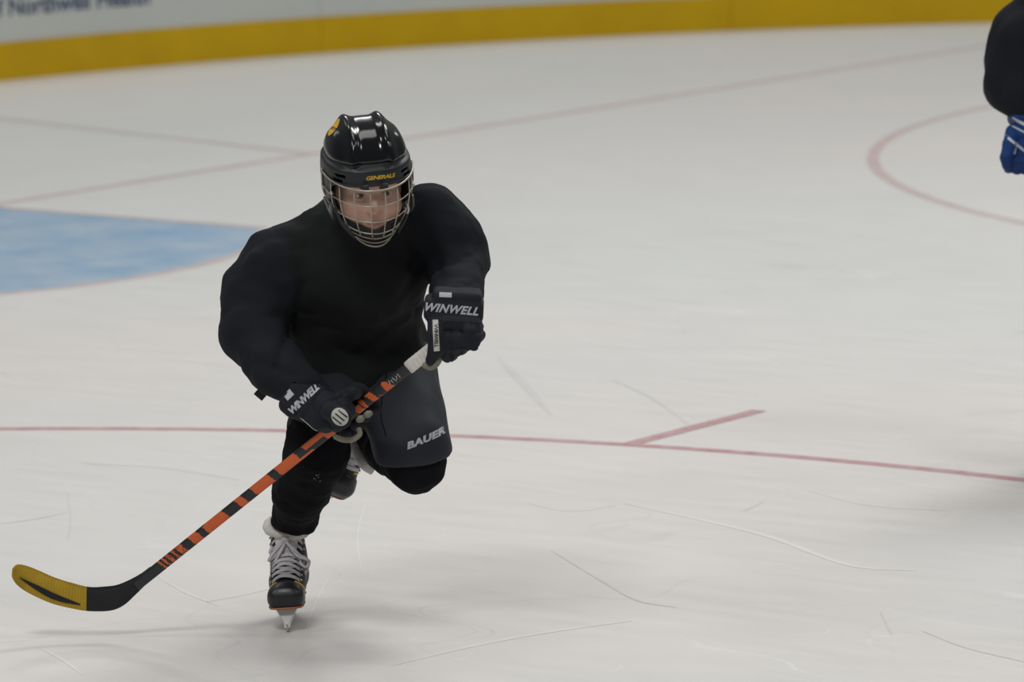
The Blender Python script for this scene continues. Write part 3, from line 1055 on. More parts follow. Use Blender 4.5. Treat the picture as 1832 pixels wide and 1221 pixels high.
dt = smin(dt, cone(p, P(560, 500, .07), P(572, 625, .15), .095, .088), .06)
dt = smin(dt, cone(p, P(572, 625, .15), P(612, 700, .10), .088, .062), .05)
dt = smin(dt, cone(p, P(650, 650, .15), P(700, 650, .15), .085, .075), .05)
# shoulder-pad edge
dr = chain(p, [P(497, 470, .05), J['relm'], J['relb'], P(500, 665, -.12), P(545, 700, -.19)], [.076, .082, .073, .060, .050], .03)
dr = smin(dr, box(p, P(478, 500, .03), frame(P(503, 462, .03), P(440, 560, .03), (0, -1, 0)), (.052, .066, .055), .018), .016)
dl = chain(p, [J['lsh'], P(800, 420, .02), J['lelb'], P(820, 510, -.07), P(818, 530, -.13), P(815, 546, -.20)], [.070, .068, .069, .055, .050, .044], .03)
neckhole = cone(p, P(652, 395, .0), HO + HR @ V3(0, .03, -.02), .046, .050)
d = smin(smin(dt, dr, .045), dl, .022)
d = smax(d, -neckhole, .01)
d = d + .0036 * noise(p * np.array([1, 1, .55], np.float32), .11, 3) + .0021 * noise(p * np.array([.6, 1, 1], np.float32), .055, 8)
# creases running from the armpits and at the elbows
for a, b_, am, wd in ((P(545, 500, 0), P(500, 640, 0), .010, .009), (P(560, 560, 0), P(470, 560, 0), .006, .008), (P(770, 420, 0), P(790, 480, 0), .009, .008),
                      (P(700, 600, 0), P(560, 580, 0), .007, .009), (P(740, 560, 0), P(620, 640, 0), .008, .010), (P(540, 650, 0), P(440, 620, 0), .006, .008),
                      (P(850, 450, 0), P(790, 470, 0), .006, .006), (P(855, 490, 0), P(795, 505, 0), .005, .006), (P(760, 470, 0), P(690, 560, 0), .006, .01)):
    q = p.copy(); q[..., 1] = 0; a = a.copy(); b_ = b_.copy(); a[1] = b_[1] = 0
    d = d + am * np.exp(-(cone(q, a, b_, 0, 0) / wd) ** 2) * (p[..., 1] < .12)

Vj, Fj = nets(gj, d)


def samp(g, fld, V):
    i = np.clip(np.searchsorted(g.xs, V[:, 0]) - 1, 0, len(g.xs) - 1); j = np.clip(np.searchsorted(g.ys, V[:, 1]) - 1, 0, len(g.ys) - 1)
    k = np.clip(np.searchsorted(g.zs, V[:, 2]) - 1, 0, len(g.zs) - 1); return fld[i, j, k]


fcj = Vj[Fj].mean(1)
arm = np.minimum(samp(gj, dr, fcj), samp(gj, dl, fcj)); tor = samp(gj, dt, fcj)
jersey = fobj('jersey', Vj, Fj, None, skater, None, relax=1, mats=[JERSEY, SLEEVE], fm=(arm < tor).astype(np.int32))
# little webbing tab on the right sleeve
tb = P(466, 706, -.06)
A = frame(tb, tb + V3(.04, 0, -.035), (0, -1, 0))
v = [tb + A[0] * a * .012 + A[1] * b_ * .009 + A[2] * c * .004 for a in (-1, 1) for b_ in (-1, 1) for c in (-1, 1)]
bx = [(0, 1, 3, 2), (4, 6, 7, 5), (0, 4, 5, 1), (2, 3, 7, 6), (0, 2, 6, 4), (1, 5, 7, 3)]
obj('strap_tab', v, bx, STRAP, jersey, smooth=False)
del p, d, dt, dr, dl

# pants
gp = grid((P(490, 700, 0)[0], -.16, P(600, 880, 0)[2]), (P(830, 700, 0)[0], .46, P(600, 570, 0)[2]), .0068)
p = gp.p
dpelv = ell(p, J['pelvis'], (.142, .125, .105))
Al = frame(J['lhip'], P(740, 800, .0), (0, -1, .2))
tl = cone(p, P(702, 655, .21), P(739, 806, -.004), .101, .083)
tl = smin(tl, box(p, (P(702, 655, .21) + P(741, 812, .0)) / 2 + V3(0, -.02, 0), Al, (.155, .082, .062), .035), .03)
endl = (p - P(738, 836, -.075).astype(np.float32)) @ nrm(V3(.10, .10, -1)).astype(np.float32)
tl = smax(tl, endl, .008)
inl = cone(p, P(716, 720, .1), P(748, 870, -.02), .07, .070)
tl = smax(tl, -smax(inl, -(endl + .035), .004), .004)
tr = cone(p, J['rhip'], P(573, 765, -.015), .100, .077)
endr = (p - P(568, 782, -.03).astype(np.float32)) @ nrm(V3(-.1, -.35, -1)).astype(np.float32)
tr = smax(tr, endr, .008)
tr = smax(tr, -smax(cone(p, P(590, 720, .0), P(565, 800, -.03), .066, .070), -(endr + .03), .004), .004)
d = smin(smin(dpelv, tl, .02), tr, .02)
d = d + .0022 * noise(p * np.array([1, 1, .6], np.float32), .10, 5)
Vp, Fp = nets(gp, d)
pants = fobj('pants', Vp, Fp, PANTS, skater, relax=1)
o = P(763, 789, -.10); u = nrm((.94, .10, .335)); v_ = nrm((-.335, 0, .94))
decal('lettering', text_mesh('BAUER', .0200, .30, .0012, 1.08, 1.48), pants, o, u, v_, WHITE, pants, reach=.2)
# stitched seam down the outer thigh panel
sb = MB(); bvp = bvh(pants)
for path_ in ([(688, 700), (679, 740), (676, 780), (686, 812)],):
    pts = []
    for q in crom([V3(*a, 0) for a in path_], 6):
        o = P(q[0], q[1], -.3); h = bvp.ray_cast(Vector(o), Vector((0, 1, 0)), 1)
        if h[0] is not None: pts.append(np.array(h[0]))
    vv, ff = tube(pts, .0016, 6); sb.add(vv, ff)
sb.build('seam', SOCK, pants)
del p, d

# socks (one mesh each)
g1 = grid((P(470, 900, 0)[0], -.15, P(500, 985, .1)[2]), (P(650, 900, 0)[0], .26, P(500, 730, 0)[2]), .0058)
p = g1.p
d = chain(p, [P(571, 770, -.028), P(566, 812, -.035), P(537, 880, .055), P(527, 925, .145), P(523, 962, .180)], [.068, .070, .060, .0480, .036], .03)
d = smin(d, box(p, P(556, 850, -.03), frame(P(566, 800, -.05), P(535, 905, .06), (0, -1, 0)), (.085, .044, .03), .028), .03)
d = smax(d, .2125 - .2 * p[..., 0] - p[..., 2], .006)
d = d + .0022 * noise(p, .06, 11) + .0012 * noise(p * np.array([.4, .4, 1.6], np.float32), .03, 12)
Vq, Fq = nets(g1, d); sock_r = fobj('sock', Vq, Fq, SOCK, skater, relax=1)
g2 = grid((P(575, 900, 0)[0], -.12, P(700, 900, 0)[2]), (P(815, 900, 0)[0], .42, P(500, 675, .3)[2]), .0058)
p = g2.p
d = chain(p, [P(738, 800, .02), P(744, 829, .0), P(700, 806, .12), P(672, 790, .24), P(664, 740, .32)], [.060, .0645, .054, .044, .038], .03)
d = d + .0022 * noise(p, .06, 13)
Vq, Fq = nets(g2, d); sock_l = fobj('sock', Vq, Fq, SOCK, skater, relax=1); sock_l['label'] = 'sock on the raised knee'
del p, d
# worn spot with white scuffs on the right sock
sbv = bvh(sock_r)
rg = np.random.default_rng(5)
sc_ = MB()
for i in range(9):
    q = P(570 + rg.normal() * 4, 851 + rg.normal() * 6, -.05); q[1] = -.3; h = sbv.ray_cast(Vector(q), Vector((0, 1, 0)), 1)
    if h[0] is None: continue
    a = np.array(h[0]); t = rg.normal(size=3) * .0013; t[1] = 0
    vv, ff = tube([a - t, a + t], .0006, 5); sc_.add(vv, ff)
sc_.build('scuff_mark', WHITE, sock_r)

# body under the clothes, one continuous surface with the head
hx, hy, hz = HO
gb = Grid(axis(P(420, 500, 0)[0], P(870, 500, 0)[0], .011, (hx - .085, hx + .085), .0024),
          axis(-.36, .42, .011, (hy - .10, hy + .03), .0024),
          axis(.06, P(600, 290, -.1)[2] + .22, .011, (hz - .115, hz + .03), .0024))
p = gb.p
ph = ((p - HO.astype(np.float32)) @ HR.astype(np.float32)).astype(np.float32)
dh = head_field(ph)
db = chain(p, [P(655, 405, -.02), P(640, 480, .08), P(655, 570, .19), P(665, 640, .27)], [.045, .10, .09, .10], .04)
nb = HO + HR @ V3(0, .03, -.03)
db = smin(db, cone(p, nb, P(652, 405, .0), .046, .050), .03)
for ch, rs in ((['rsh', 'relb', 'rwr'], [.040, .032, .022]), (['lsh', 'lelb', 'lwr'], [.040, .032, .022]),
               (['rhip', 'rkn', 'rank'], [.068, .044, .024]), (['lhip', 'lkn', 'lank'], [.068, .044, .028])):
    db = smin(db, chain(p, [J[c] for c in ch], rs, .02), .03)
db = smin(db, cone(p, P(640, 430, .05), J['rsh'], .05, .04), .03); db = smin(db, cone(p, P(680, 420, .04), J['lsh'], .05, .04), .03)
d = smin(dh, db, .012)
Vy, Fy = nets(gb, d)
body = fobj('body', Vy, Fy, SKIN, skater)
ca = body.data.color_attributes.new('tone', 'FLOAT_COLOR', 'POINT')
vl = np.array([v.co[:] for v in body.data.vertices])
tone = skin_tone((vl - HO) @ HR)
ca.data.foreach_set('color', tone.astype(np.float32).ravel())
del p, ph, d, dh, db
build_face(body, MH)
helmet = build_helmet(skater, MH)

# hockey stick (held, but a thing of its own)
SA = P(822, 585, -.275); SB = P(244, 1048, -.06); SD = nrm(SA - SB)


def on_shaft(x):
    """shaft centre at picture column x of the reference layout"""
    t = (x - 244) / (822 - 244); return SB + (SA - SB) * t


stick = empty('hockey_stick', (GX, GY, 0), ROT)
tag(stick, 'orange and black hockey stick with yellow taped blade held by the front skater', 'hockey stick')
up = nrm(np.cross(SD, (0, 1, 0))); up = up if up[2] > 0 else -up; sd_ = nrm(np.cross(SD, up))   # up: in picture plane; sd_: towards / away
L_ = np.linalg.norm(SA - SB)


def shaft_mesh(s0, s1, hw, hd, n, name, m_, mats=None, fmf=None, extra=0):
    v = []; f = []; fm = []
    K = 24
    for i in range(n + 1):
        s = s0 + (s1 - s0) * i / n; c = SB + SD * s
        for k in range(K):
            a = 2 * math.pi * k / K; ca_, sa_ = math.cos(a), math.sin(a)
            ex = .45
            a_ = math.copysign(abs(ca_) ** ex, ca_); b_ = math.copysign(abs(sa_) ** ex, sa_)
            v.append(c + up * a_ * hw + sd_ * b_ * hd)
    for i in range(n):
        for k in range(K):
            f.append((i * K + k, i * K + (k + 1) % K, (i + 1) * K + (k + 1) % K, (i + 1) * K + k))
            if fmf: fm.append(fmf((s0 + (s1 - s0) * (i + .5) / n), math.cos(2 * math.pi * (k + .5) / K)))
    f += [tuple(range(K - 1, -1, -1)), tuple(n * K + k for k in range(K))]
    if fmf: fm += [0, 0]
    return obj(name, v, f, m_, stick, True, mats, fm if fmf else None)


def s_of(x): return (x - 244) / (822 - 244) * L_


def shaft_paint(s, k):
    """orange blocks and slashes printed on the black shaft; k = +1 upper edge, -1 lower edge"""
    x = 244 + s / L_ * (822 - 244) + 3.0 * k
    if 362 < x < 380 and k > .1 + (x - 362) * .05: return 0
    segs_ = [(292, 295), (299, 302), (306, 311), (315, 320), (324, 334), (347, 362), (372, 409), (431, 443), (459, 491), (503, 538)]
    for a, b_ in segs_:
        if a <= x <= b_:
            if 306 <= x <= 335 and abs(math.sin(x * .9 + k)) > .93: return 0
            return 1
    if 538 < x < 560 and k < -.35: return 1
    if 552 < x < 584: return 1 if k > -.1 else 0
    if 584 <= x < 597: return 1
    if 640 < x < 650: return 1 if k < .2 else 0
    if 652 < x < 674: return 1 if math.sin(x * .33) + k * .7 > -.1 else 0
    if 678 < x < 702: return 1 if math.sin(x * .29 + 1) - .8 * k > .2 else 0
    return 0


shaft_mesh(.0, L_, .0125, .009, 460, 'shaft', None, [SHAFT, ORANGE], shaft_paint)
tp = shaft_mesh(s_of(733), L_ + .008, .0150, .0115, 12, 'grip_tape', TAPEW)
# wraps of the tape
for x in np.arange(738, 822, 6.0):
    s = s_of(x); c = SB + SD * s; pts = []
    for k in range(13):
        a = 2 * math.pi * k / 12; ca_, sa_ = math.cos(a), math.sin(a)
        pts.append(c + SD * (.004 * ca_) + up * math.copysign(abs(ca_) ** .5, ca_) * .0152 + sd_ * math.copysign(abs(sa_) ** .5, sa_) * .0118)
    vv, ff = tube(pts[:-1], .0009, 5, closed=True); obj('tape_wrap', vv, ff, TAPEW, tp)
gm = MB()
for i, x in enumerate((700, 704, 708, 712, 716)):
    c = on_shaft(x) - sd_ * 0.0 + V3(0, -.0098, 0); t = up * (.006 - .002 * (i % 2)) + SD * .002 * (1 - i % 3)
    vv, ff = tube([c - t, c + t], .0011, 5); gm.add(vv, ff)
gm.build('printed_mark', LABELM, stick)
bvs = bvh(tp)
# blade: centreline points (upper edge, lower edge) along the heel-to-toe run
Y0 = -.06
prof_ = [((268, 1015), (281, 1031), -.004), ((252, 1027), (264, 1044), -.002), ((230, 1039), (243, 1064), .0), ((210, 1047), (222, 1083), .003), ((190, 1050), (198, 1093), .006), ((160, 1051), (160, 1094), .004),
         ((130, 1044), (128, 1089), .0), ((98, 1034), (95, 1081), -.008), ((66, 1020), (64, 1068), -.018), ((44, 1012), (42, 1056), -.028), ((30, 1011), (28, 1044), -.035), ((22, 1018), (21, 1032), -.040)]
tops = crom([V3(a[0], a[1], c) for a, b_, c in prof_], 6); bots = crom([V3(b_[0], b_[1], c) for a, b_, c in prof_], 6)
v = []; f = []; fm = []
NB = 8
for i, (a, b_) in enumerate(zip(tops, bots)):
    t = i / (len(tops) - 1)
    th = .0085 * (1 - t) ** .7 + .0042
    for side in (-1, 1):
        for k in range(NB + 1):
            q = a + (b_ - a) * k / NB
            e = th * (1 - abs(2 * k / NB - 1) ** 4 * .75)
            v.append(P(q[0], q[1], Y0 + q[2]) + V3(0, side * e * .5, 0))
n2 = 2 * (NB + 1)
for i in range(len(tops) - 1):
    x = tops[i][0]
    for side in (0, 1):
        for k in range(NB):
            a = i * n2 + side * (NB + 1) + k; q = (a, a + 1, a + 1 + n2, a + n2)
            f.append(q if side else q[::-1]); fm.append(1 if x < 158 else 0)
    a = i * n2; f += [(a, a + n2, a + n2 + NB + 1, a + NB + 1), (a + NB, a + 2 * NB + 1, a + 2 * NB + 1 + n2, a + NB + n2)]; fm += [fm[-1]] * 2
e0 = (len(tops) - 1) * n2
for k in range(NB):
    f += [(k, k + 1, k + NB + 2, k + NB + 1), (e0 + k, e0 + k + NB + 1, e0 + k + NB + 2, e0 + k + 1)]; fm += [0, 1]
blade = obj('blade', v, f, None, stick, True, [TAPEB, TAPEY], fm)
blade['label'] = 'curved blade, black heel'
# tape laid round the blade: separate overlapping turns, with a worn puck mark
for i in range(2, 26):
    pass


def build_turns():
    tb_ = MB(); mark = MB()
    idxs = [i for i in range(len(tops) - 1) if tops[i][0] < 158]
    for i in idxs:
        for side in (-1, 1):
            pts = []
            for k in range(NB + 1):
                a = np.array(v[i * n2 + (0 if side < 0 else NB + 1) + k]); pts.append(a + V3(0, side * .0006, 0))
            vv, ff = tube(pts, .0007, 5); tb_.add(vv, ff)
    tb_.build('blade_tape', TAPEY, blade)
    # black smear from the puck, on the camera-side face
    col_ = []
    for i in range(len(tops)):
        x = tops[i][0]
        if 34 < x < 150:
            u_ = (x - 34) / 116; w0 = .55 + .22 * u_ - .10 * math.sin(u_ * 3); w1 = w0 + .22 * math.sin(max(.02, u_) * math.pi) + .02
            a, b_ = tops[i], bots[i]; col_.append([P(*(a + (b_ - a) * min(w, .93))[:2], Y0 + a[2]) + V3(0, -.0064 * (1 - .3 * u_ * 0) , 0) for w in (w0, (w0 + w1) / 2, w1)])
    vv = [q for c in col_ for q in c]; ff = []
    for i in range(len(col_) - 1):
        for k in range(2): ff.append((3 * i + k, 3 * i + k + 1, 3 * i + k + 4, 3 * i + k + 3))
    obj('puck_mark', vv, ff, TAPEB, blade)


build_turns()

# ------------------------------------------------------------------ gloves


def glove_mesh(name, g, d, mat_, parent, label=None):
    Vg, Fg = nets(g, d); o = fobj(name, Vg, Fg, mat_, parent)
    if label: o['label'] = label
    return o


SIDE = V3(0, -1, 0)
# upper hand (picture right)
g = grid((P(740, 600, 0)[0], -.42, P(800, 680, 0)[2]), (P(895, 600, 0)[0], -.12, P(800, 465, 0)[2]), .0030)
p = g.p
EX, EY, EZ = nrm((1, 0, -.06)), V3(0, 1, 0), nrm((.06, 0, 1))
AX = np.array([EX, EY, EZ])
cuff = box(p, P(812, 552, -.235), AX, (px(52), .056, px(20)), .014)
cuff = smin(cuff, box(p, P(818, 530, -.238), AX, (px(43), .050, px(12)), .012), .004)
roll1 = box(p, P(822, 579, -.262), AX, (px(37.5), .050, px(17)), .015)
roll2 = box(p, P(822, 607, -.276), AX, (px(36), .046, px(16)), .013)
d = smin(smin(cuff, roll1, .005), roll2, .006)
fing = None
for k, x in enumerate((790, 806, 821, 835)):
    c = on_shaft(x) + V3(0, 0, -.004); rr = (.033, .036, .038, .037)[k]
    pts = [P(796 + 15 * k, 612 - 2 * k, -.305)] + finger_arc(c, SD, SIDE, rr, 25, 205, 6)
    fk = chain(p, pts, [.0165, .0172, .0172, .0165, .016, .0155, .015], .004)
    cut = np.zeros_like(fk)
    # flat padded top of each segment
    fing = fk if fing is None else smin(fing, fk, .0035)
d = smin(d, fing, .008)
th_ = chain(p, [P(781, 572, -.275), P(779, 600, -.315), P(779, 628, -.322), P(771, 645, -.310)], [.020, .0185, .0165, .0125], .006)
d = smin(d, th_, .006)
d = smin(d, box(p, P(815, 590, -.245), AX, (px(32), .03, px(30)), .02), .01)
d = smax(d, -(cone(p, on_shaft(700), on_shaft(790), .0165, .0165)), .003)
for yy in (592, 619):
    zl = (p - P(822, yy, -.30).astype(np.float32)) @ EZ.astype(np.float32)
    d = d + .0030 * np.exp(-(zl / .0028) ** 2) * np.clip((p[..., 0] - P(792, yy, -.3)[0]) / .006, 0, 1)
for xx in (808, 826, 843):
    xl = (p - P(xx, 600, -.30).astype(np.float32)) @ EX.astype(np.float32)
    d = d + .0025 * np.exp(-(xl / .0022) ** 2) * np.clip((P(822, 572, -.3)[2] - p[..., 2]) / .006, 0, 1)
gl_l = glove_mesh('glove', g, d, GLOVE, skater, 'navy glove on the upper hand at the taped stick end')
bl = bvh(gl_l)
decal('lettering', text_mesh('WINWELL', .0250, .35, .0010, 1.10), bl, P(806, 554, -.291), nrm((1, 0, -.10)), nrm((.10, 0, 1)), WHITE, gl_l)
decal('tag', grid2d(.028, .013), bl, P(797, 527, -.288), nrm((1, 0, -.05)), V3(.05, 0, 1), WHITE, gl_l)
lb_ = decal('thumb_label', grid2d(.013, .066, 5, 14), bl, P(780, 602, -.335), nrm((1, 0, .05)), V3(0, 0, 1), LABELM, gl_l, off=.0012)
decal('thumb_lettering', text_mesh('WINWELL', .0115, 0, .0003, .9), bl, P(780, 602, -.335), V3(0, 0, -1), V3(1, 0, 0), INK, gl_l, off=.0018)
pb = MB()
vv, ff = tube(crom([P(757, 652, -.292), P(768, 657, -.300), P(779, 653, -.312), P(787, 641, -.318)], 5), [.004] + [.0078] * 14 + [.005], 10); pb.add(vv, ff)
pb.build('palm', PALM, gl_l)
# piping lines on the cuff
for yy in (572,):
    pts = []
    for x in np.linspace(762, 862, 26):
        q = P(x, yy + (x - 812) * .06, -.29); q[1] = -.42; h = bl.ray_cast(Vector(q), Vector((0, 1, 0)), .4)
        if h[0] is not None: pts.append(np.array(h[0]) + V3(0, -.0002, 0))
    if len(pts) > 3: vv, ff = tube(pts, .0011, 5); obj('seam', vv, ff, STRAP, gl_l)

# lower hand (picture left)
g = grid((P(490, 600, 0)[0], -.43, P(800, 815, 0)[2]), (P(690, 600, 0)[0], -.12, P(800, 655, 0)[2]), .0030)
p = g.p
fx = nrm(P(600, 752, -.26) - P(530, 692, -.19)); AX = frame(V3(0, 0, 0), fx, (0, -1, 0))
cuff = box(p, P(545, 712, -.215), AX, (px(22), px(41), .050), .020)
body_ = box(p, P(578, 733, -.250), AX, (px(30), px(35), .040), .020)
roll_ = box(p, P(604, 741, -.262), AX, (px(20), px(30), .030), .018)
d = smin(smin(cuff, body_, .006), roll_, .006)
fing = None
for k, x in enumerate((604, 622, 640, 657)):
    c = on_shaft(x)
    pts = [P(590 + 13 * k, 722 - 6 * k, -.262)] + finger_arc(c, SD, SIDE, .034, -75, -235, 6)
    fk = chain(p, pts, [.0165, .0165, .0165, .016, .0155, .015, .0145], .004)
    fing = fk if fing is None else smin(fing, fk, .0035)
d = smin(d, fing, .008)
th_ = chain(p, [P(577, 724, -.285), P(592, 736, -.315), P(609, 748, -.322)], [.020, .021, .0225], .006)
th_ = smin(th_, ell(p, P(609, 748, -.328), (.026, .018, .027)), .004)
d = smin(d, th_, .006)
d = smax(d, -(cone(p, on_shaft(540), on_shaft(592), .0165, .0165)), .003)
for q0 in (562, 590):
    xl = (p - P(q0, 722 + (q0 - 562) * .72, -.27).astype(np.float32)) @ AX[0].astype(np.float32)
    d = d + .004 * np.exp(-(xl / .0026) ** 2) * (1 if q0 < 580 else 1) * np.clip((p[..., 2] - P(600, 742, -.3)[2] + (.02 if q0 < 580 else 0)) / .006, 0, 1)
gl_r = glove_mesh('glove', g, d, GLOVE, skater, 'navy glove on the lower hand, round thumb badge')
br_ = bvh(gl_r)
tu = nrm(V3(.72, 0, .70)); tv = nrm(V3(-.70, 0, .72))
decal('lettering', text_mesh('WINWELL', .0215, .28, .0011, .86), br_, P(543, 715, -.266), tu, tv, WHITE, gl_r)
decal('tag', grid2d(.021, .019), br_, P(515, 707, -.262), tu, tv, WHITE, gl_r, off=.001)
decal('thumb_badge', grid2d(.037, .042, ellipse=True), br_, P(608, 747, -.346), nrm(V3(.8, 0, .6)), nrm(V3(-.6, 0, .8)), LABELM, gl_r, off=.0012)
for k in (-1, 0, 1):
    decal('badge_stripe', grid2d(.026, .0030, 8, 1), br_, P(608 + k * 5.2, 747 - k * 6, -.346), nrm(V3(.77, 0, -.64)), nrm(V3(.64, 0, .77)), INK, gl_r, off=.0018)
pm = MB()
vv, ff = tube(crom([P(597, 780, -.285), P(612, 787, -.300), P(630, 787, -.302), P(643, 778, -.295), P(642, 768, -.283)], 5), [.0035] + [.0065] * 19 + [.0065], 10); pm.add(vv, ff)
for a, b_ in (((640, 753), (650, 747)), ((653, 744), (664, 739))):
    vv, ff = tube([P(*a, -.292), P((a[0] + b_[0]) / 2, (a[1] + b_[1]) / 2, -.298), P(*b_, -.292)], [.006, .009, .006], 10); pm.add(vv, ff)
pm.build('palm', PALM, gl_r)
for pts_ in ([(537, 751), (552, 761), (567, 773)], [(597, 703), (606, 709)]):
    pts = []
    for q in crom([V3(*a, 0) for a in pts_], 5):
        h = br_.ray_cast(Vector(P(q[0], q[1], -.285) * V3(1, 0, 1) + V3(0, -.44, 0)), Vector((0, 1, 0)), .4)
        if h[0] is not None: pts.append(np.array(h[0]))
    if len(pts) > 3: vv, ff = tube(pts, .0014, 5); obj('piping', vv, ff, LABELM, gl_r)
del p, d

# skates
yw = math.radians(2)
XS = nrm((math.cos(yw), -math.sin(yw), .06)); YS_ = nrm((math.sin(yw), math.cos(yw), 0)); ZS = np.cross(XS, YS_)
build_skate(skater, mat4(V3(0, .0, 0), XS, YS_, ZS), 'standing skate with loose white laces')
fw = nrm((-.15, -.66, -.74)); shin = nrm(J['lkn'] - J['lank']); upv = nrm(shin - fw * (shin @ fw) + V3(0, -.25, 0)); upv = nrm(upv - fw * (upv @ fw)); xs = np.cross(-fw, upv)
an = J['lank']
Mo = mat4(V3(0, 0, 0), xs, -fw, upv)
Mo[:3, 3] = P(667, 727, .33) - Mo[:3, :3] @ V3(0, .178, .20)
rs = build_skate(skater, Mo, 'raised skate behind the leg', loose=False)
fl = [P(632, 790, .215), P(640, 812, .19), P(652, 831, .175), P(669, 842, .185)]
fl = crom(fl, 6); vv, ff = strip(fl, [nrm((.25, -1, .1))] * len(fl), .026, .010)
fo = obj('tongue_flap', vv, ff, FELT, rs); bv = fo.modifiers.new('bevel', 'BEVEL'); bv.width = .003; bv.segments = 2

# ------------------------------------------------------------------ second skater at the right edge, mostly outside the picture
OFF = P(1950, 845, 0); dd = FL + RL * (1950 - 916) / FPX - UL * (845 - 610.5) / FPX; OFF = CL + dd * (-CL[2] / dd[2])
g2w = G0 + RX * OFF[0] + RY * OFF[1]
other = empty('person', (g2w[0], g2w[1], 0), ROT)
tag(other, 'person in black jersey and blue glove cut off by the right edge of the picture', 'person')


def Q(a, b_, y): return P(a, b_, y + OFF[1]) - OFF


K2 = dict(hip=Q(1965, 350, .12), chest=Q(1950, 100, .02), neck=Q(1945, -20, -.02), sh=Q(1868, 25, .0), el=Q(1826, 118, .02), wr=Q(1832, 190, -.05),
          sh2=Q(2030, 20, .02), el2=Q(2085, 150, .0), wr2=Q(2060, 260, -.14),
          rk=Q(1905, 560, .0), ra=Q(1905, 745, .15), lk=Q(2030, 560, .02), la=Q(2035, 740, .17))
g = grid((K2['el'][0] - .12, -.28, .60), (K2['el2'][0] + .12, .34, K2['neck'][2] + .06), .0105)
p = g.p
d = ell(p, K2['chest'], (.18, .14, .18)); d = smin(d, cone(p, K2['chest'], K2['hip'] + V3(0, 0, .1), .15, .15), .05)
d = smin(d, cone(p, K2['neck'], K2['chest'], .08, .14), .04)
ar = chain(p, [K2['sh'], Q(1838, 70, .0), K2['el'], Q(1822, 150, .0), Q(1826, 178, -.02)], [.082, .092, .094, .088, .078], .03)
ar = smax(ar, (p - Q(1800, 205, 0).astype(np.float32)) @ nrm((-.45, 0, -.9)).astype(np.float32), .01)
ar2 = chain(p, [K2['sh2'], K2['el2'], K2['wr2']], [.085, .08, .06], .03)
d = smin(smin(d, cone(p, K2['neck'] + V3(0, 0, -.04), K2['sh'], .08, .075), .04), cone(p, K2['neck'] + V3(0, 0, -.04), K2['sh2'], .08, .075), .04)
d = smin(smin(d, ar, .02), ar2, .02) + .004 * noise(p, .12, 21)
Vq, Fq = nets(g, d); fobj('jersey', Vq, Fq, SLEEVE, other, relax=1)
g = grid((K2['rk'][0] - .16, -.2, .30), (K2['lk'][0] + .16, .34, .80), .011)
p = g.p
d = ell(p, K2['hip'], (.165, .14, .13))
for h_, k_ in ((K2['hip'] + V3(-.08, 0, -.03), 'rk'), (K2['hip'] + V3(.08, 0, -.03), 'lk')):
    t_ = cone(p, h_, K2[k_], .115, .095); t_ = smax(t_, (K2[k_][2] + .02) - p[..., 2], .01); d = smin(d, t_, .03)
Vq, Fq = nets(g, d + .003 * noise(p, .1, 22)); fobj('pants', Vq, Fq, PANTS, other, relax=1)
for k_, a_ in (('rk', 'ra'), ('lk', 'la')):
    K_, A_ = K2[k_], K2[a_]
    g = grid((min(K_[0], A_[0]) - .1, -.12, A_[2] - .06), (max(K_[0], A_[0]) + .1, .3, K_[2] + .12), .0085)
    p = g.p; Vq, Fq = nets(g, chain(p, [K_ + V3(0, 0, .04), K_ + V3(0, -.02, -.04), (K_ + A_) / 2, A_], [.072, .075, .062, .046], .03) + .002 * noise(p, .06, 23)); fobj('sock', Vq, Fq, SOCK, other)
    build_skate(other, mat4(V3(A_[0], A_[1] - .178, 0), V3(1, 0, 0), V3(0, 1, 0), V3(0, 0, 1)))
HR2 = rotm(-20, 8, 0); HO2 = K2['neck'] + V3(-.0, -.09, .17); M2 = mat4(HO2, HR2[:, 0], HR2[:, 1], HR2[:, 2])
g = Grid(axis(K2['el'][0] - .05, K2['el2'][0] + .05, .014, (HO2[0] - .08, HO2[0] + .08), .004), axis(-.32, .3, .014, (HO2[1] - .1, HO2[1] + .1), .004),
         axis(.1, HO2[2] + .14, .014, (HO2[2] - .11, HO2[2] + .11), .004))
p = g.p; ph = ((p - HO2.astype(np.float32)) @ HR2.astype(np.float32)).astype(np.float32)
d = smin(head_field(ph), cone(p, HO2 + V3(0, .03, -.04), K2['chest'], .05, .10), .02)
for ch, rs in ((['sh', 'el', 'wr'], [.045, .036, .026]), (['sh2', 'el2', 'wr2'], [.045, .036, .026]), (['hip', 'rk', 'ra'], [.08, .05, .034]), (['hip', 'lk', 'la'], [.08, .05, .034])):
    d = smin(d, chain(p, [K2['chest'] if c == 'x' else K2[c] for c in ch], rs, .02), .03)
d = smin(d, cone(p, K2['chest'], K2['hip'], .10, .09), .03); d = smin(d, cone(p, K2['chest'], K2['sh'], .06, .045), .03); d = smin(d, cone(p, K2['chest'], K2['sh2'], .06, .045), .03)
Vq, Fq = nets(g, d); body2 = fobj('body', Vq, Fq, SKIN, other)
ca = body2.data.color_attributes.new('tone', 'FLOAT_COLOR', 'POINT'); vl = np.array([v.co[:] for v in body2.data.vertices])
ca.data.foreach_set('color', skin_tone((vl - HO2) @ HR2).astype(np.float32).ravel())
build_face(body2, M2); build_helmet(other, M2, words=False)


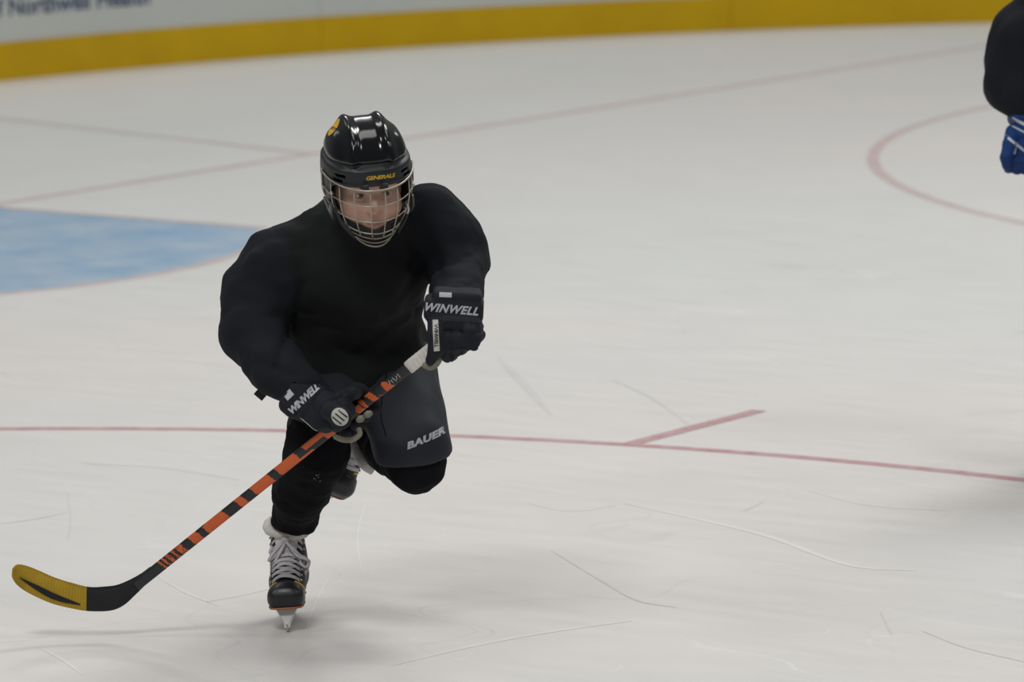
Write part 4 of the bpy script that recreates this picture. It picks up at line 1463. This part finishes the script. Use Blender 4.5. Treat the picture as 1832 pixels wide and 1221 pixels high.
def hanging_glove(shift, label, flip=1):
    """glove hanging at the side, fingers curled down; built round the wrist of the near arm then moved by shift"""
    T = lambda a, b_, y: Q(a, b_, y)
    lo = T(1775, 330, -.16); hi = T(1900, 165, .12)
    g = grid(lo, hi, .0036); p = g.p
    A = frame(T(1836, 190, -.02), T(1834, 250, -.05), (0, -1, 0))
    d = box(p, T(1838, 202, -.03), A, (px(22) * 1.15, px(34) * 1.15, .052), .022)
    d = smin(d, box(p, T(1838, 235, -.04), A, (px(20) * 1.15, px(25) * 1.15, .040), .02), .006)
    d = smin(d, box(p, T(1832, 262, -.05), A, (px(14) * 1.15, px(23) * 1.15, .032), .016), .005)
    for k in range(4):
        x = 1812 + 14 * k
        pts = [T(x + 2, 270, -.06), T(x - 3, 288 + 2 * (k in (1, 2)), -.085), T(x - 6, 300 + 3 * (k in (1, 2)), -.07), T(x - 8, 302 + 2 * (k in (1, 2)), -.045)]
        d = smin(d, chain(p, pts, [.0145, .0145, .014, .013], .004), .004)
    d = smin(d, chain(p, [T(1812, 236, -.06), T(1806, 258, -.09), T(1800, 282, -.10), T(1802, 296, -.10)], [.02, .018, .016, .0145], .006), .006)
    Vg, Fg = nets(g, d); fc = Vg[Fg].mean(1)
    zc = T(1838, 272, -.05)[2]
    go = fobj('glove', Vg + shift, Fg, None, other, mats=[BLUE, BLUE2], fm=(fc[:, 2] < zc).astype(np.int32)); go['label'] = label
    bb = bvh(go)
    def ln(a, b_, w_):
        o = (T(*a, -.3) + T(*b_, -.3)) / 2 + shift; u = T(*b_, -.3) - T(*a, -.3); L = np.linalg.norm(u); u = nrm(u); v = nrm(np.cross(V3(0, -1, 0), u))
        decal('stripe', grid2d(L, w_, 10, 2), bb, o, u, v, STRIPE, go, off=.001, reach=.3)
    ln((1809, 255), (1848, 287), .0065); ln((1822, 226), (1860, 244), .008); ln((1817, 237), (1858, 258), .004); ln((1829, 292), (1833, 270), .006)
    decal('lettering', text_mesh('BAUER', .038, .25, .0016, 1.05), bb, T(1872, 196, -.3) + shift, V3(1, 0, .12), V3(-.12, 0, 1), STRIPE, go, reach=.3)
    return go


hanging_glove(V3(0, 0, 0), 'blue glove with white stripes at the picture edge')
sh_ = K2['wr2'] - K2['wr']
hanging_glove(V3(sh_[0], sh_[1], sh_[2]), 'blue glove on the far hand')
print('tris', sum(sum(len(q.vertices) - 2 for q in o.data.polygons) for o in bpy.data.objects if o.type == 'MESH'))
